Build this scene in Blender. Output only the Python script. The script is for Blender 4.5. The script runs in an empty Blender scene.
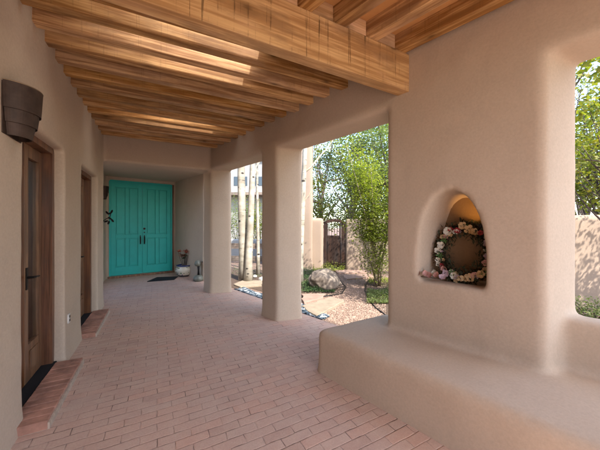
import bpy, bmesh, math, random
from mathutils import Vector, Matrix, noise
random.seed(7)
R = math.radians
scene = bpy.context.scene
COL = scene.collection

# ------------------------------------------------------------------ camera
FPX, YH, CAMH = 267.0, 225.0, 1.35
YAW = math.atan(143 / FPX)
cam_d = bpy.data.cameras.new('camera')
cam = bpy.data.objects.new('camera', cam_d); COL.objects.link(cam)
cam.location = (0, 0, CAMH)
cam.rotation_euler = (R(90), 0, -YAW)
cam_d.sensor_width = 36; cam_d.lens = 36 * FPX / 600
cam_d.clip_start = 0.05; cam_d.clip_end = 500
scene.camera = cam

# ------------------------------------------------------------------ sky, sun, exposure
SUN_EL = R(47.5)
SUN_TRAVEL = Vector((-0.20, 0.98, 0)).normalized()          # horizontal direction the light travels
world = bpy.data.worlds.new('World'); scene.world = world; world.use_nodes = True
wn = world.node_tree.nodes; wl = world.node_tree.links; wn.clear()
wo = wn.new('ShaderNodeOutputWorld'); wb = wn.new('ShaderNodeBackground'); ws = wn.new('ShaderNodeTexSky')
ws.sky_type = 'NISHITA'; ws.sun_disc = False
ws.sun_elevation = SUN_EL
sd = -SUN_TRAVEL
ws.sun_rotation = math.atan2(sd.x, sd.y)
ws.air_density = 1.0; ws.dust_density = 1.5; ws.ozone_density = 1.0
wb.inputs['Strength'].default_value = 0.15
wl.new(ws.outputs[0], wb.inputs[0]); wl.new(wb.outputs[0], wo.inputs[0])
sun_d = bpy.data.lights.new('sun', 'SUN'); sun_d.energy = 2.3; sun_d.angle = R(0.53); sun_d.color = (1, 0.94, 0.85)
sun = bpy.data.objects.new('sun', sun_d); COL.objects.link(sun)
ldir = Vector((SUN_TRAVEL.x * math.cos(SUN_EL), SUN_TRAVEL.y * math.cos(SUN_EL), -math.sin(SUN_EL)))
sun.rotation_euler = ldir.to_track_quat('-Z', 'Y').to_euler()
scene.view_settings.view_transform = 'Standard'
scene.view_settings.look = 'None'
scene.view_settings.exposure = 2.38
scene.view_settings.gamma = 1
scene.view_settings.use_curve_mapping = False
scene.render.engine = 'CYCLES'
scene.cycles.max_bounces = 10
scene.cycles.diffuse_bounces = 6
scene.cycles.sample_clamp_indirect = 6

# ------------------------------------------------------------------ frames of reference
Fv = Vector((math.sin(YAW), math.cos(YAW))); Rv = Vector((math.cos(YAW), -math.sin(YAW)))
P0 = Vector((1.48, 3.47))                                    # inner corner of the near column
DB = Vector((-0.2617, 0.9651)); NB = Vector((0.9651, 0.2617))  # colonnade runs along DB, NB points to the garden
def UN(u, n): return P0 + DB * u + NB * n
def toUN(x, y):
    d = Vector((x, y)) - P0
    return d.dot(DB), d.dot(NB)
def at(px, Z):                                               # plan position at depth Z in the picture's column px
    return Fv * Z + Rv * ((px - 300) / FPX * Z)
def gnd(px, py, z=0.0):
    return at(px, FPX * (CAMH - z) / (py - YH))

# ------------------------------------------------------------------ tagging and mesh helpers
def tag(o, label=None, cat=None, group=None, kind=None):
    if label: o['label'] = label
    if cat: o['category'] = cat
    if group: o['group'] = group
    if kind: o['kind'] = kind
    return o
def empty(name, loc=(0, 0, 0), rz=0):
    o = bpy.data.objects.new(name, None); COL.objects.link(o)
    o.location = loc; o.rotation_euler = (0, 0, rz); o.empty_display_size = 0.1
    return o
def copy_tree(o, parent=None):
    c = o.copy(); COL.objects.link(c); c.parent = parent
    for ch in [k for k in bpy.data.objects if k.parent == o]:
        copy_tree(ch, c)
    return c
class MB:
    def __init__(self): self.v = []; self.f = []; self.smooth = False
    def add(self, vs, fs, m=None):
        b = len(self.v)
        for p in vs:
            p = Vector(p)
            self.v.append(tuple(m @ p) if m is not None else tuple(p))
        self.f += [tuple(b + i for i in f) for f in fs]; return self
    def box(self, x0, x1, y0, y1, z0, z1, m=None):
        vs = [(x, y, z) for z in (z0, z1) for y in (y0, y1) for x in (x0, x1)]
        return self.add(vs, [(0, 2, 3, 1), (4, 5, 7, 6), (0, 1, 5, 4), (2, 6, 7, 3), (0, 4, 6, 2), (1, 3, 7, 5)], m)
    def prism(self, pts, z0, z1, m=None):
        a = sum(pts[i][0] * pts[(i + 1) % len(pts)][1] - pts[(i + 1) % len(pts)][0] * pts[i][1] for i in range(len(pts)))
        pts = list(pts) if a > 0 else list(pts)[::-1]
        n = len(pts)
        vs = [(p[0], p[1], z0) for p in pts] + [(p[0], p[1], z1) for p in pts]
        fs = [tuple(range(n - 1, -1, -1)), tuple(range(n, 2 * n))] + [(i, (i + 1) % n, n + (i + 1) % n, n + i) for i in range(n)]
        return self.add(vs, fs, m)
    def tube(self, pts, rads, n=8, cap=True):
        pts = [Vector(p) for p in pts]
        if not hasattr(rads, '__len__'): rads = [rads] * len(pts)
        b = len(self.v); up = Vector((0.3, 0.2, 1)).normalized(); prev = None
        for i, p in enumerate(pts):
            t = (pts[min(i + 1, len(pts) - 1)] - pts[max(i - 1, 0)])
            t = t.normalized() if t.length > 1e-9 else Vector((0, 0, 1))
            if prev is None:
                prev = t.cross(up if abs(t.dot(up)) < 0.95 else Vector((1, 0, 0))).normalized()
            a = (prev - t * prev.dot(t)); a = a.normalized() if a.length > 1e-6 else t.orthogonal().normalized()
            prev = a; c = t.cross(a)
            for k in range(n):
                th = 2 * math.pi * k / n
                self.v.append(tuple(p + (a * math.cos(th) + c * math.sin(th)) * rads[i]))
        for i in range(len(pts) - 1):
            for k in range(n):
                k2 = (k + 1) % n
                self.f.append((b + i * n + k, b + i * n + k2, b + (i + 1) * n + k2, b + (i + 1) * n + k))
        if cap:
            self.f.append(tuple(b + k for k in range(n - 1, -1, -1)))
            self.f.append(tuple(b + (len(pts) - 1) * n + k for k in range(n)))
        return self
    def lathe(self, prof, n=28, m=None, a0=0, a1=2 * math.pi):
        full = abs(a1 - a0 - 2 * math.pi) < 1e-6
        k = n if full else n + 1
        vs = [(r * math.cos(a0 + (a1 - a0) * i / n), r * math.sin(a0 + (a1 - a0) * i / n), z) for r, z in prof for i in range(k)]
        fs = []
        for j in range(len(prof) - 1):
            for i in range(n):
                i2 = (i + 1) % k if full else i + 1
                fs.append((j * k + i, j * k + i2, (j + 1) * k + i2, (j + 1) * k + i))
        return self.add(vs, fs, m)
    def build(self, name, mat, parent=None, smooth=False, bevel=0, seg=2, loc=None, rz=None):
        me = bpy.data.meshes.new(name); me.from_pydata(self.v, [], self.f); me.update()
        if bevel or True:
            bm = bmesh.new(); bm.from_mesh(me)
            if bevel:
                bmesh.ops.remove_doubles(bm, verts=bm.verts, dist=1e-6); bm.normal_update()
                ed = [e for e in bm.edges if len(e.link_faces) == 2 and e.calc_face_angle(0) > 0.6]
                if ed: bmesh.ops.bevel(bm, geom=ed, offset=bevel, segments=seg, profile=0.6, affect='EDGES', clamp_overlap=True)
            bm.to_mesh(me); bm.free()
        if smooth:
            me.polygons.foreach_set('use_smooth', [True] * len(me.polygons))
        me.materials.append(mat)
        o = bpy.data.objects.new(name, me); COL.objects.link(o)
        if parent is not None: o.parent = parent
        if loc is not None: o.location = loc
        if rz is not None: o.rotation_euler = (0, 0, rz)
        return o

# ------------------------------------------------------------------ materials
def new_mat(name, rough=0.7, spec=0.3):
    m = bpy.data.materials.new(name); m.use_nodes = True
    nt = m.node_tree; b = nt.nodes['Principled BSDF']
    b.inputs['Roughness'].default_value = rough; b.inputs['Specular IOR Level'].default_value = spec
    return m, nt, b
def N(nt, t, **kw):
    n = nt.nodes.new(t)
    for k, v in kw.items():
        if k in n.inputs.keys(): n.inputs[k].default_value = v
        else: setattr(n, k, v)
    return n
def ramp(nt, fac, stops):
    r = nt.nodes.new('ShaderNodeValToRGB'); e = r.color_ramp.elements
    while len(e) < len(stops): e.new(0.5)
    for i, (p, c) in enumerate(stops):
        e[i].position = p; e[i].color = (*c, 1) if len(c) == 3 else c
    nt.links.new(fac, r.inputs[0]); return r.outputs[0]
def coords(nt, kind='Object', scale=(1, 1, 1), rot=(0, 0, 0), rnd=0):
    tc = nt.nodes.new('ShaderNodeTexCoord'); mp = nt.nodes.new('ShaderNodeMapping')
    mp.inputs['Scale'].default_value = scale; mp.inputs['Rotation'].default_value = rot
    out = tc.outputs[kind]
    if rnd:
        oi = nt.nodes.new('ShaderNodeObjectInfo'); vm = nt.nodes.new('ShaderNodeVectorMath'); vm.operation = 'SCALE'
        co = nt.nodes.new('ShaderNodeCombineXYZ')
        for k in range(3): nt.links.new(oi.outputs['Random'], co.inputs[k])
        nt.links.new(co.outputs[0], vm.inputs[0]); vm.inputs['Scale'].default_value = rnd
        va = nt.nodes.new('ShaderNodeVectorMath'); nt.links.new(out, va.inputs[0]); nt.links.new(vm.outputs[0], va.inputs[1]); out = va.outputs[0]
    nt.links.new(out, mp.inputs[0]); return mp.outputs[0]
def nz(nt, vec, scale, detail=4, rough=0.55, dist=0):
    n = nt.nodes.new('ShaderNodeTexNoise'); nt.links.new(vec, n.inputs['Vector'])
    n.inputs['Scale'].default_value = scale; n.inputs['Detail'].default_value = detail
    n.inputs['Roughness'].default_value = rough; n.inputs['Distortion'].default_value = dist
    return n.outputs['Fac']
def mix(nt, fac, a, b, mode='MIX'):
    m = nt.nodes.new('ShaderNodeMix'); m.data_type = 'RGBA'; m.blend_type = mode
    for s, v in ((m.inputs[0], fac), (m.inputs[6], a), (m.inputs[7], b)):
        if hasattr(v, 'links') or hasattr(v, 'is_linked'): nt.links.new(v, s)
        elif isinstance(v, tuple): s.default_value = (*v, 1) if len(v) == 3 else v
        else: s.default_value = v
    return m.outputs[2]
def mth(nt, op, a, b=0.0, c=None):
    m = nt.nodes.new('ShaderNodeMath'); m.operation = op
    for i, v in enumerate((a, b) if c is None else (a, b, c)):
        if hasattr(v, 'is_linked'): nt.links.new(v, m.inputs[i])
        else: m.inputs[i].default_value = v
    return m.outputs[0]
def bump(nt, b, h, strength=0.3, dist=0.01, normal=None):
    n = nt.nodes.new('ShaderNodeBump'); n.inputs['Strength'].default_value = strength; n.inputs['Distance'].default_value = dist
    nt.links.new(h, n.inputs['Height'])
    if normal is not None: nt.links.new(normal, n.inputs['Normal'])
    nt.links.new(n.outputs[0], b.inputs['Normal']); return n.outputs[0]

def stucco(name, base, vary=0.08):
    m, nt, b = new_mat(name, 0.92, 0.15)
    v = coords(nt, 'Object')
    lo = tuple(c * (1 - vary) for c in base); hi = tuple(min(1, c * (1 + vary)) for c in base)
    big = ramp(nt, nz(nt, v, 1.3, 5, 0.6, 0.4), [(0.3, lo), (0.7, hi)])
    fine = nz(nt, v, 60, 4, 0.7)
    c = mix(nt, 0.35, big, ramp(nt, fine, [(0.3, tuple(x * 0.8 for x in base)), (0.7, tuple(min(1, x * 1.18) for x in base))]))
    # sparse faint trowel stains
    st = ramp(nt, nz(nt, coords(nt, 'Object', (1, 1, 0.35)), 4.5, 6, 0.65, 0.6), [(0.56, (0, 0, 0)), (0.74, (1, 1, 1))])
    c = mix(nt, mth(nt, 'MULTIPLY', st, 0.22), c, tuple(x * 0.72 for x in base))
    nt.links.new(c, b.inputs['Base Color'])
    h = mth(nt, 'ADD', mth(nt, 'MULTIPLY', nz(nt, v, 150, 3, 0.7), 0.5), mth(nt, 'MULTIPLY', nz(nt, v, 22, 4, 0.6), 0.8))
    bump(nt, b, h, 0.35, 0.004)
    return m
def wood(name, dark, light, grain=1.0, saw=0.0, knots=1.0, rough=0.55, spec=0.3, vert=False):
    """long axis = local X, or Z when vert"""
    m, nt, b = new_mat(name, rough, spec)
    def coords(nt_, kind, sc, rnd=0, _c=globals()['coords']):
        return _c(nt_, kind, (sc[2], sc[1], sc[0]) if vert else sc, rnd=rnd)
    v = coords(nt, 'Object', (0.45, 7, 7), rnd=23)
    f1 = nz(nt, v, 3.0 * grain, 3, 0.5, 0.5)
    v2 = coords(nt, 'Object', (2.2, 75, 75), rnd=11)
    f2 = nz(nt, v2, 1.0, 4, 0.6)
    f = mth(nt, 'ADD', mth(nt, 'MULTIPLY', f1, 0.6), mth(nt, 'MULTIPLY', f2, 0.4))
    midc = tuple((a_ + b_) / 2 for a_, b_ in zip(dark, light))
    col = ramp(nt, f, [(0.34, tuple(x * .8 for x in dark)), (0.45, dark), (0.53, midc), (0.64, light)])
    # grey weathered and reddish stretches along a board
    v3 = coords(nt, 'Object', (0.7, 2.4, 2.4), rnd=31)
    col = mix(nt, mth(nt, 'MULTIPLY', ramp(nt, nz(nt, v3, 2.2, 5, 0.65), [(0.50, (0, 0, 0)), (0.62, (1, 1, 1))]), 0.6), col, tuple(x * 0.6 + 0.02 for x in dark))
    v4 = coords(nt, 'Object', (0.9, 3, 3), rnd=51)
    col = mix(nt, mth(nt, 'MULTIPLY', ramp(nt, nz(nt, v4, 1.9, 4, 0.6), [(0.55, (0, 0, 0)), (0.7, (1, 1, 1))]), 0.35), col, (light[0] * .95, light[1] * 0.95, light[2] * 1.25))
    # knots with a darker halo
    vo = nt.nodes.new('ShaderNodeTexVoronoi'); vo.feature = 'F1'
    nt.links.new(coords(nt, 'Object', (2.0, 4.2, 4.2), rnd=7), vo.inputs['Vector']); vo.inputs['Scale'].default_value = 1.3
    kd = mth(nt, 'ADD', vo.outputs['Distance'], mth(nt, 'MULTIPLY', f2, 0.06))
    kn = ramp(nt, kd, [(0.08, (1, 1, 1)), (0.14, (0.45, 0.45, 0.45)), (0.3, (0, 0, 0))])
    col = mix(nt, mth(nt, 'MULTIPLY', kn, 0.8 * knots), col, tuple(x * 0.3 for x in dark))
    if saw:
        vs = coords(nt, 'Object', (1, 0.02, 0.03))
        s1 = ramp(nt, nz(nt, vs, 26, 4, 0.8, 0.05), [(0.56, (0, 0, 0)), (0.62, (1, 1, 1))])
        s2 = ramp(nt, nz(nt, coords(nt, 'Object', (1, 1, 3.0), rnd=3), 3.2, 4, 0.6), [(0.40, (0, 0, 0)), (0.56, (1, 1, 1))])
        tcn = nt.nodes.new('ShaderNodeTexCoord'); sxn = nt.nodes.new('ShaderNodeSeparateXYZ'); nt.links.new(tcn.outputs['Normal'], sxn.inputs[0])
        s2 = mth(nt, 'MULTIPLY', s2, mth(nt, 'ABSOLUTE', sxn.outputs['Y']))      # saw marks stay on the sawn side faces
        col = mix(nt, mth(nt, 'MULTIPLY', mth(nt, 'MULTIPLY', s1, s2), saw), col, tuple(x * 0.32 for x in dark))
    # a little difference from board to board
    oi = nt.nodes.new('ShaderNodeObjectInfo')
    hs = nt.nodes.new('ShaderNodeHueSaturation'); nt.links.new(col, hs.inputs['Color'])
    nt.links.new(mth(nt, 'ADD', mth(nt, 'MULTIPLY', oi.outputs['Random'], 0.4), 0.8), hs.inputs['Value'])
    nt.links.new(mth(nt, 'ADD', mth(nt, 'MULTIPLY', mth(nt, 'FRACT', mth(nt, 'MULTIPLY', oi.outputs['Random'], 7.3)), 0.2), 0.9), hs.inputs['Saturation'])
    nt.links.new(hs.outputs[0], b.inputs['Base Color'])
    bump(nt, b, f, 0.3, 0.004)
    return m
def plain(name, col, rough=0.6, metal=0.0, spec=0.3, vary=0.15, scale=20, bmp=0.1):
    m, nt, b = new_mat(name, rough, spec); b.inputs['Metallic'].default_value = metal
    v = coords(nt, 'Object')
    c = ramp(nt, nz(nt, v, scale, 5, 0.6), [(0.3, tuple(x * (1 - vary) for x in col)), (0.7, tuple(min(1, x * (1 + vary)) for x in col))])
    nt.links.new(c, b.inputs['Base Color'])
    if bmp: bump(nt, b, nz(nt, v, scale * 4, 4, 0.6), bmp, 0.002)
    return m
def leafmat(name, cols, trans=0.35):
    m, nt, b = new_mat(name, 0.55, 0.3)
    v = coords(nt, 'Object')
    c = ramp(nt, nz(nt, v, 2.3, 2, 0.5), [(0.32, cols[0]), (0.5, cols[1]), (0.68, cols[2])])
    c2 = ramp(nt, nz(nt, v, 35, 1, 0.5), [(0.35, cols[0]), (0.65, cols[2])])
    c = mix(nt, 0.5, c, c2)
    nt.links.new(c, b.inputs['Base Color'])
    tr = nt.nodes.new('ShaderNodeBsdfTranslucent'); nt.links.new(mix(nt, 1.0, c, (1.3, 1.45, 0.5), 'MULTIPLY'), tr.inputs['Color'])
    ms = nt.nodes.new('ShaderNodeMixShader'); ms.inputs[0].default_value = trans
    out = nt.nodes['Material Output']
    nt.links.new(b.outputs[0], ms.inputs[1]); nt.links.new(tr.outputs[0], ms.inputs[2]); nt.links.new(ms.outputs[0], out.inputs[0])
    return m

M = {}
M['stucco'] = stucco('stucco_tan', (0.485, 0.392, 0.303))
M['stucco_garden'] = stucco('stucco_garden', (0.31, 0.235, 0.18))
M['joist'] = wood('fir_joist', (0.33, 0.165, 0.058), (0.66, 0.42, 0.19), saw=0.3, grain=1.3)
M['beam'] = wood('fir_beam', (0.40, 0.225, 0.092), (0.65, 0.43, 0.205), saw=0.85, grain=0.8, knots=1.0)
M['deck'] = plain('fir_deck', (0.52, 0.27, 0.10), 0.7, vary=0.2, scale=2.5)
M['deck_gap_shade'] = plain('gap_shade_deck', (0.10, 0.055, 0.028), 0.85, vary=0.3, scale=3)  # boards coloured dark to deepen the shade in the gaps between joists
M['block'] = wood('fir_block', (0.52, 0.33, 0.17), (0.72, 0.5, 0.3))
M['darkwood'] = wood('stained_wood', (0.085, 0.032, 0.014), (0.20, 0.085, 0.035), rough=0.35, spec=0.45, vert=True, knots=.4)
M['oakwood'] = wood('oak_wood', (0.17, 0.075, 0.03), (0.33, 0.17, 0.075), rough=0.35, spec=0.45, vert=True, knots=.4)
M['rustwood'] = wood('gate_wood', (0.022, 0.011, 0.008), (0.05, 0.025, 0.016), vert=True)
M['fence'] = wood('fence_wood', (0.12, 0.09, 0.07), (0.24, 0.19, 0.15))
M['teal'] = plain('teal_paint', (0.012, 0.47, 0.43), 0.45, spec=0.4, vary=0.07, scale=6, bmp=0.05)
M['bronze'] = plain('dark_bronze', (0.02, 0.016, 0.013), 0.4, metal=0.6)
M['iron'] = plain('black_iron', (0.012, 0.011, 0.011), 0.5, metal=0.3)
M['sconce'] = plain('rusted_steel', (0.055, 0.036, 0.028), 0.55, metal=0.35, vary=0.35, scale=14)
M['sconce_rim'] = plain('worn_rim', (0.22, 0.16, 0.10), 0.5, metal=0.3)
M['rubber'] = plain('black_rubber', (0.012, 0.013, 0.016), 0.85)
M['white_plastic'] = plain('white_plastic', (0.6, 0.58, 0.54), 0.4)
M['curtain'] = plain('curtain', (0.22, 0.22, 0.15), 0.9)
M['room'] = plain('room_wall', (0.35, 0.27, 0.2), 0.9)
M['white_stucco'] = stucco('white_stucco', (0.26, 0.255, 0.245), 0.06)
M['win_dark'] = plain('dark_glass', (0.03, 0.04, 0.05), 0.1, spec=0.6, vary=0.05, bmp=0)
m, nt, b = new_mat('door_glass', 0.02, 0.5); b.inputs['Transmission Weight'].default_value = 1.0; b.inputs['IOR'].default_value = 1.45
b.inputs['Base Color'].default_value = (0.92, 0.95, 0.93, 1); M['glass'] = m

def brick_mat(name, rot=0.0, bw=0.197, rh=0.0735, offs=0.5):
    m, nt, b = new_mat(name, 0.78, 0.25)
    v = coords(nt, 'Object', (1, 1, 1), (0, 0, rot))
    # wobble the joints
    nn = nt.nodes.new('ShaderNodeTexNoise'); nt.links.new(v, nn.inputs['Vector']); nn.inputs['Scale'].default_value = 6; nn.inputs['Detail'].default_value = 3
    sub = nt.nodes.new('ShaderNodeVectorMath'); sub.operation = 'SUBTRACT'; nt.links.new(nn.outputs['Color'], sub.inputs[0]); sub.inputs[1].default_value = (0.5, 0.5, 0.5)
    sc = nt.nodes.new('ShaderNodeVectorMath'); sc.operation = 'SCALE'; nt.links.new(sub.outputs[0], sc.inputs[0]); sc.inputs['Scale'].default_value = 0.022
    ad = nt.nodes.new('ShaderNodeVectorMath'); nt.links.new(v, ad.inputs[0]); nt.links.new(sc.outputs[0], ad.inputs[1])
    def br(mort, c1, c2, cm, smooth):
        t = nt.nodes.new('ShaderNodeTexBrick'); nt.links.new(ad.outputs[0], t.inputs['Vector'])
        t.offset = offs; t.inputs['Scale'].default_value = 1; t.inputs['Brick Width'].default_value = bw; t.inputs['Row Height'].default_value = rh
        t.inputs['Mortar Size'].default_value = mort; t.inputs['Mortar Smooth'].default_value = smooth
        t.inputs['Color1'].default_value = (*c1, 1); t.inputs['Color2'].default_value = (*c2, 1); t.inputs['Mortar'].default_value = (*cm, 1)
        return t
    t1 = br(0.0, (0, 0, 0), (1, 1, 1), (0, 0, 0), 0)
    cb = ramp(nt, t1.outputs['Color'], [(0.0, (0.32, 0.20, 0.165)), (0.25, (0.50, 0.335, 0.27)), (0.55, (0.44, 0.335, 0.285)), (0.85, (0.58, 0.31, 0.225)), (1.0, (0.36, 0.28, 0.25))])
    big = nz(nt, v, 0.9, 4, 0.6)
    cb = mix(nt, 0.5, cb, ramp(nt, big, [(0.35, (0.46, 0.345, 0.29)), (0.65, (0.56, 0.375, 0.295))]))
    # dusty scuffs
    sp = ramp(nt, nz(nt, v, 7, 8, 0.75, 0.3), [(0.42, (0, 0, 0)), (0.72, (1, 1, 1))])
    cb = mix(nt, mth(nt, 'MULTIPLY', sp, 0.42), cb, (0.64, 0.53, 0.44))
    ds = ramp(nt, nz(nt, v, 3.1, 7, 0.7, 0.6), [(0.55, (0, 0, 0)), (0.75, (1, 1, 1))])
    cb = mix(nt, mth(nt, 'MULTIPLY', ds, 0.3), cb, (0.24, 0.17, 0.15))
    cb = mix(nt, 0.35, cb, ramp(nt, nz(nt, v, 90, 4, 0.7), [(0.3, (0.38, 0.255, 0.2)), (0.7, (0.66, 0.47, 0.37))]))
    t2 = br(0.003, (0, 0, 0), (0, 0, 0), (1, 1, 1), 0.3)
    # joints are dark in places and filled with dust elsewhere
    jm = ramp(nt, nz(nt, v, 5, 5, 0.7), [(0.45, (0.10, 0.10, 0.10)), (0.66, (1, 1, 1))])
    jf = mth(nt, 'MULTIPLY', t2.outputs['Fac'], jm)
    cb = mix(nt, jf, cb, (0.075, 0.052, 0.045))
    nt.links.new(cb, b.inputs['Base Color'])
    t3 = br(0.006, (0, 0, 0), (0, 0, 0), (1, 1, 1), 1.0)
    h = mth(nt, 'SUBTRACT', mth(nt, 'ADD', mth(nt, 'MULTIPLY', nz(nt, v, 45, 5, 0.7), 0.35), mth(nt, 'MULTIPLY', t1.outputs['Color'], 0.35)), mth(nt, 'MULTIPLY', t3.outputs['Fac'], 0.9))
    bump(nt, b, h, 0.5, 0.004)
    return m
M['brick'] = brick_mat('brick_paving')
M['brick_step'] = plain('step_brick', (0.34, 0.18, 0.13), 0.8, vary=0.45, scale=9, bmp=0.3)
M['mortar'] = plain('mortar', (0.42, 0.34, 0.27), 0.9, vary=0.2, scale=30, bmp=0.3)

def gravel_mat():
    m, nt, b = new_mat('gravel', 0.9, 0.2)
    v = coords(nt, 'Object')
    vo = nt.nodes.new('ShaderNodeTexVoronoi'); nt.links.new(v, vo.inputs['Vector']); vo.inputs['Scale'].default_value = 55
    c = ramp(nt, mth(nt, 'FRACT', mth(nt, 'MULTIPLY', vo.outputs['Color'], 3.7)), [(0, (0.16, 0.10, 0.075)), (0.35, (0.28, 0.185, 0.14)), (0.7, (0.34, 0.25, 0.195)), (1, (0.22, 0.17, 0.145))])
    c = mix(nt, 0.4, c, ramp(nt, nz(nt, v, 2.5, 5, 0.6), [(0.3, (0.20, 0.125, 0.095)), (0.7, (0.32, 0.22, 0.17))]))
    c = mix(nt, ramp(nt, vo.outputs['Distance'], [(0.35, (0, 0, 0)), (0.6, (0.6, 0.6, 0.6))]), c, (0.08, 0.055, 0.04))
    nt.links.new(c, b.inputs['Base Color'])
    bump(nt, b, mth(nt, 'SUBTRACT', 1.0, vo.outputs['Distance']), 0.9, 0.015)
    return m
M['gravel'] = gravel_mat()
M['mulch'] = plain('bark_mulch', (0.075, 0.05, 0.035), 0.95, vary=0.6, scale=45, bmp=1.0)
M['flag_buff'] = plain('flagstone_buff', (0.25, 0.2, 0.145), 0.85, vary=0.18, scale=7, bmp=0.5)
M['flag_pink'] = plain('flagstone_pink', (0.27, 0.18, 0.14), 0.85, vary=0.2, scale=7, bmp=0.5)
M['boulder'] = plain('boulder_stone', (0.19, 0.155, 0.125), 0.9, vary=0.4, scale=9, bmp=0.9)
def pebble_mat():
    m, nt, b = new_mat('pebbles', 0.45, 0.4)
    v = coords(nt, 'Object')
    c = ramp(nt, nz(nt, v, 14, 1, 0.5), [(0.42, (0.02, 0.035, 0.05)), (0.52, (0.08, 0.11, 0.14)), (0.62, (0.30, 0.32, 0.33))])
    nt.links.new(c, b.inputs['Base Color']); return m
M['pebble'] = pebble_mat()
M['rock_white'] = plain('white_rock', (0.6, 0.58, 0.54), 0.8, vary=0.2)
def birch_mat():
    m, nt, b = new_mat('birch_bark', 0.7, 0.2)
    v = coords(nt, 'Object', (1.3, 1.3, 7), rnd=9)
    c = ramp(nt, nz(nt, coords(nt, 'Object', (1, 1, 2), rnd=3), 3, 4), [(0.3, (0.22, 0.195, 0.15)), (0.7, (0.42, 0.39, 0.33))])
    k = ramp(nt, nz(nt, v, 2.6, 5, 0.7), [(0.60, (0, 0, 0)), (0.67, (1, 1, 1))])
    c = mix(nt, k, c, (0.03, 0.025, 0.02))
    vv = nt.nodes.new('ShaderNodeTexVoronoi'); nt.links.new(coords(nt, 'Object', (2.5, 2.5, 4.5), rnd=5), vv.inputs['Vector']); vv.inputs['Scale'].default_value = 1.4
    c = mix(nt, ramp(nt, vv.outputs['Distance'], [(0.11, (1, 1, 1)), (0.2, (0, 0, 0))]), c, (0.025, 0.02, 0.018))
    nt.links.new(c, b.inputs['Base Color']); bump(nt, b, nz(nt, v, 5, 4), 0.4, 0.006)
    return m
M['birch'] = birch_mat()
M['bark'] = plain('grey_bark', (0.13, 0.10, 0.085), 0.9, vary=0.4, scale=12, bmp=0.8)
M['bark_light'] = plain('light_bark', (0.33, 0.27, 0.19), 0.85, vary=0.3, scale=14, bmp=0.5)
M['leaf_juniper'] = leafmat('juniper_leaf', [(0.04, 0.065, 0.03), (0.075, 0.105, 0.05), (0.15, 0.17, 0.08)], 0.3)
M['leaf_green'] = leafmat('green_leaf', [(0.085, 0.13, 0.045), (0.15, 0.19, 0.07), (0.25, 0.27, 0.11)], 0.5)
M['leaf_yellow'] = leafmat('yellow_leaf', [(0.12, 0.17, 0.03), (0.24, 0.28, 0.05), (0.38, 0.38, 0.09)], 0.45)
M['leaf_autumn'] = leafmat('autumn_leaf', [(0.06, 0.11, 0.02), (0.17, 0.22, 0.035), (0.36, 0.28, 0.05)], 0.4)
M['leaf_cover'] = leafmat('cover_leaf', [(0.02, 0.055, 0.02), (0.05, 0.1, 0.03), (0.11, 0.16, 0.05)], 0.2)

# ------------------------------------------------------------------ the plastered shell: one smooth plaster volume, split into its members
def uprism(mb, un, z0, z1): mb.prism([tuple(UN(u, n)) for u, n in un], z0, z1)
def bake(ob):
    dg = bpy.context.evaluated_depsgraph_get(); dg.update()
    return bpy.data.meshes.new_from_object(ob.evaluated_get(dg))
def solid(pieces, cutters, voxel, iters):
    """pieces: list of (MB, bevel). cut while still coarse, then joined, voxel-remeshed and smoothed into hand-trowelled plaster"""
    me_all = bmesh.new()
    for idx, (mb, bev) in enumerate(pieces):
        bm = bmesh.new(); vs = [bm.verts.new(p) for p in mb.v]
        for f in mb.f: bm.faces.new([vs[i] for i in f])
        bm.normal_update()
        if bev:
            ed = [e for e in bm.edges if len(e.link_faces) == 2 and e.calc_face_angle(0) > 0.5]
            bmesh.ops.bevel(bm, geom=ed, offset=bev, segments=3, profile=0.5, affect='EDGES', clamp_overlap=True)
        t = bpy.data.meshes.new('t'); bm.to_mesh(t); bm.free()
        0 and print("piece", idx, len(t.polygons), [round(x,2) for x in sum(([min(v.co[i] for v in t.vertices), max(v.co[i] for v in t.vertices)] for i in range(3)), [])], flush=True)
        for c in [c for k, c in cutters if k == idx]:
            o = bpy.data.objects.new('t', t); COL.objects.link(o); co = c.build('cutter', M['stucco'])
            bm = bmesh.new(); bm.from_mesh(co.data); bmesh.ops.recalc_face_normals(bm, faces=bm.faces); bm.to_mesh(co.data); bm.free()
            bo = o.modifiers.new('b', 'BOOLEAN'); bo.operation = 'DIFFERENCE'; bo.object = co; bo.solver = 'EXACT'
            t = bake(o); bpy.data.objects.remove(o); bpy.data.objects.remove(co)
        me_all.from_mesh(t)
    me = bpy.data.meshes.new('shell'); me_all.to_mesh(me); me_all.free()
    ob = bpy.data.objects.new('shell', me); COL.objects.link(ob)
    r0 = ob.modifiers.new('r0', 'REMESH'); r0.mode = 'VOXEL'; r0.voxel_size = voxel
    s = ob.modifiers.new('s', 'SMOOTH'); s.factor = 0.5; s.iterations = iters
    out = bake(ob); bpy.data.objects.remove(ob)
    return out
pieces = []
def add_piece(bev, fn):
    mb = MB(); fn(mb); pieces.append((mb, bev))
TOPZ = 3.02
add_piece(0.05, lambda m: m.box(-1.25, -0.79, -2.6, 5.54, -0.15, TOPZ))                     # house wall along the walk
add_piece(0.03, lambda m: m.box(-1.25, 1.35, 5.5, 5.86, 2.43, TOPZ))                        # plastered crossbeam
add_piece(0.05, lambda m: uprism(m, [(-1.75, 0), (2.5, 0), (2.5, .37), (-1.75, .37)], 2.44, 3.34))   # header with parapet
add_piece(0.035, lambda m: uprism(m, [(-.01, -.006), (.37, -.006), (.34, .375), (-.18, .345)], -0.15, 2.6))        # near column
add_piece(0.035, lambda m: uprism(m, [(2.09, -0.003), (2.43, -0.003), (2.41, .375), (1.89, .355)], -0.15, 2.6))    # far column
add_piece(0.04, lambda m: uprism(m, [(-1.68, 0), (-2.80, 0), (-2.94, .365), (-1.68, .365)], -0.15, 3.34))        # niche wall
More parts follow.
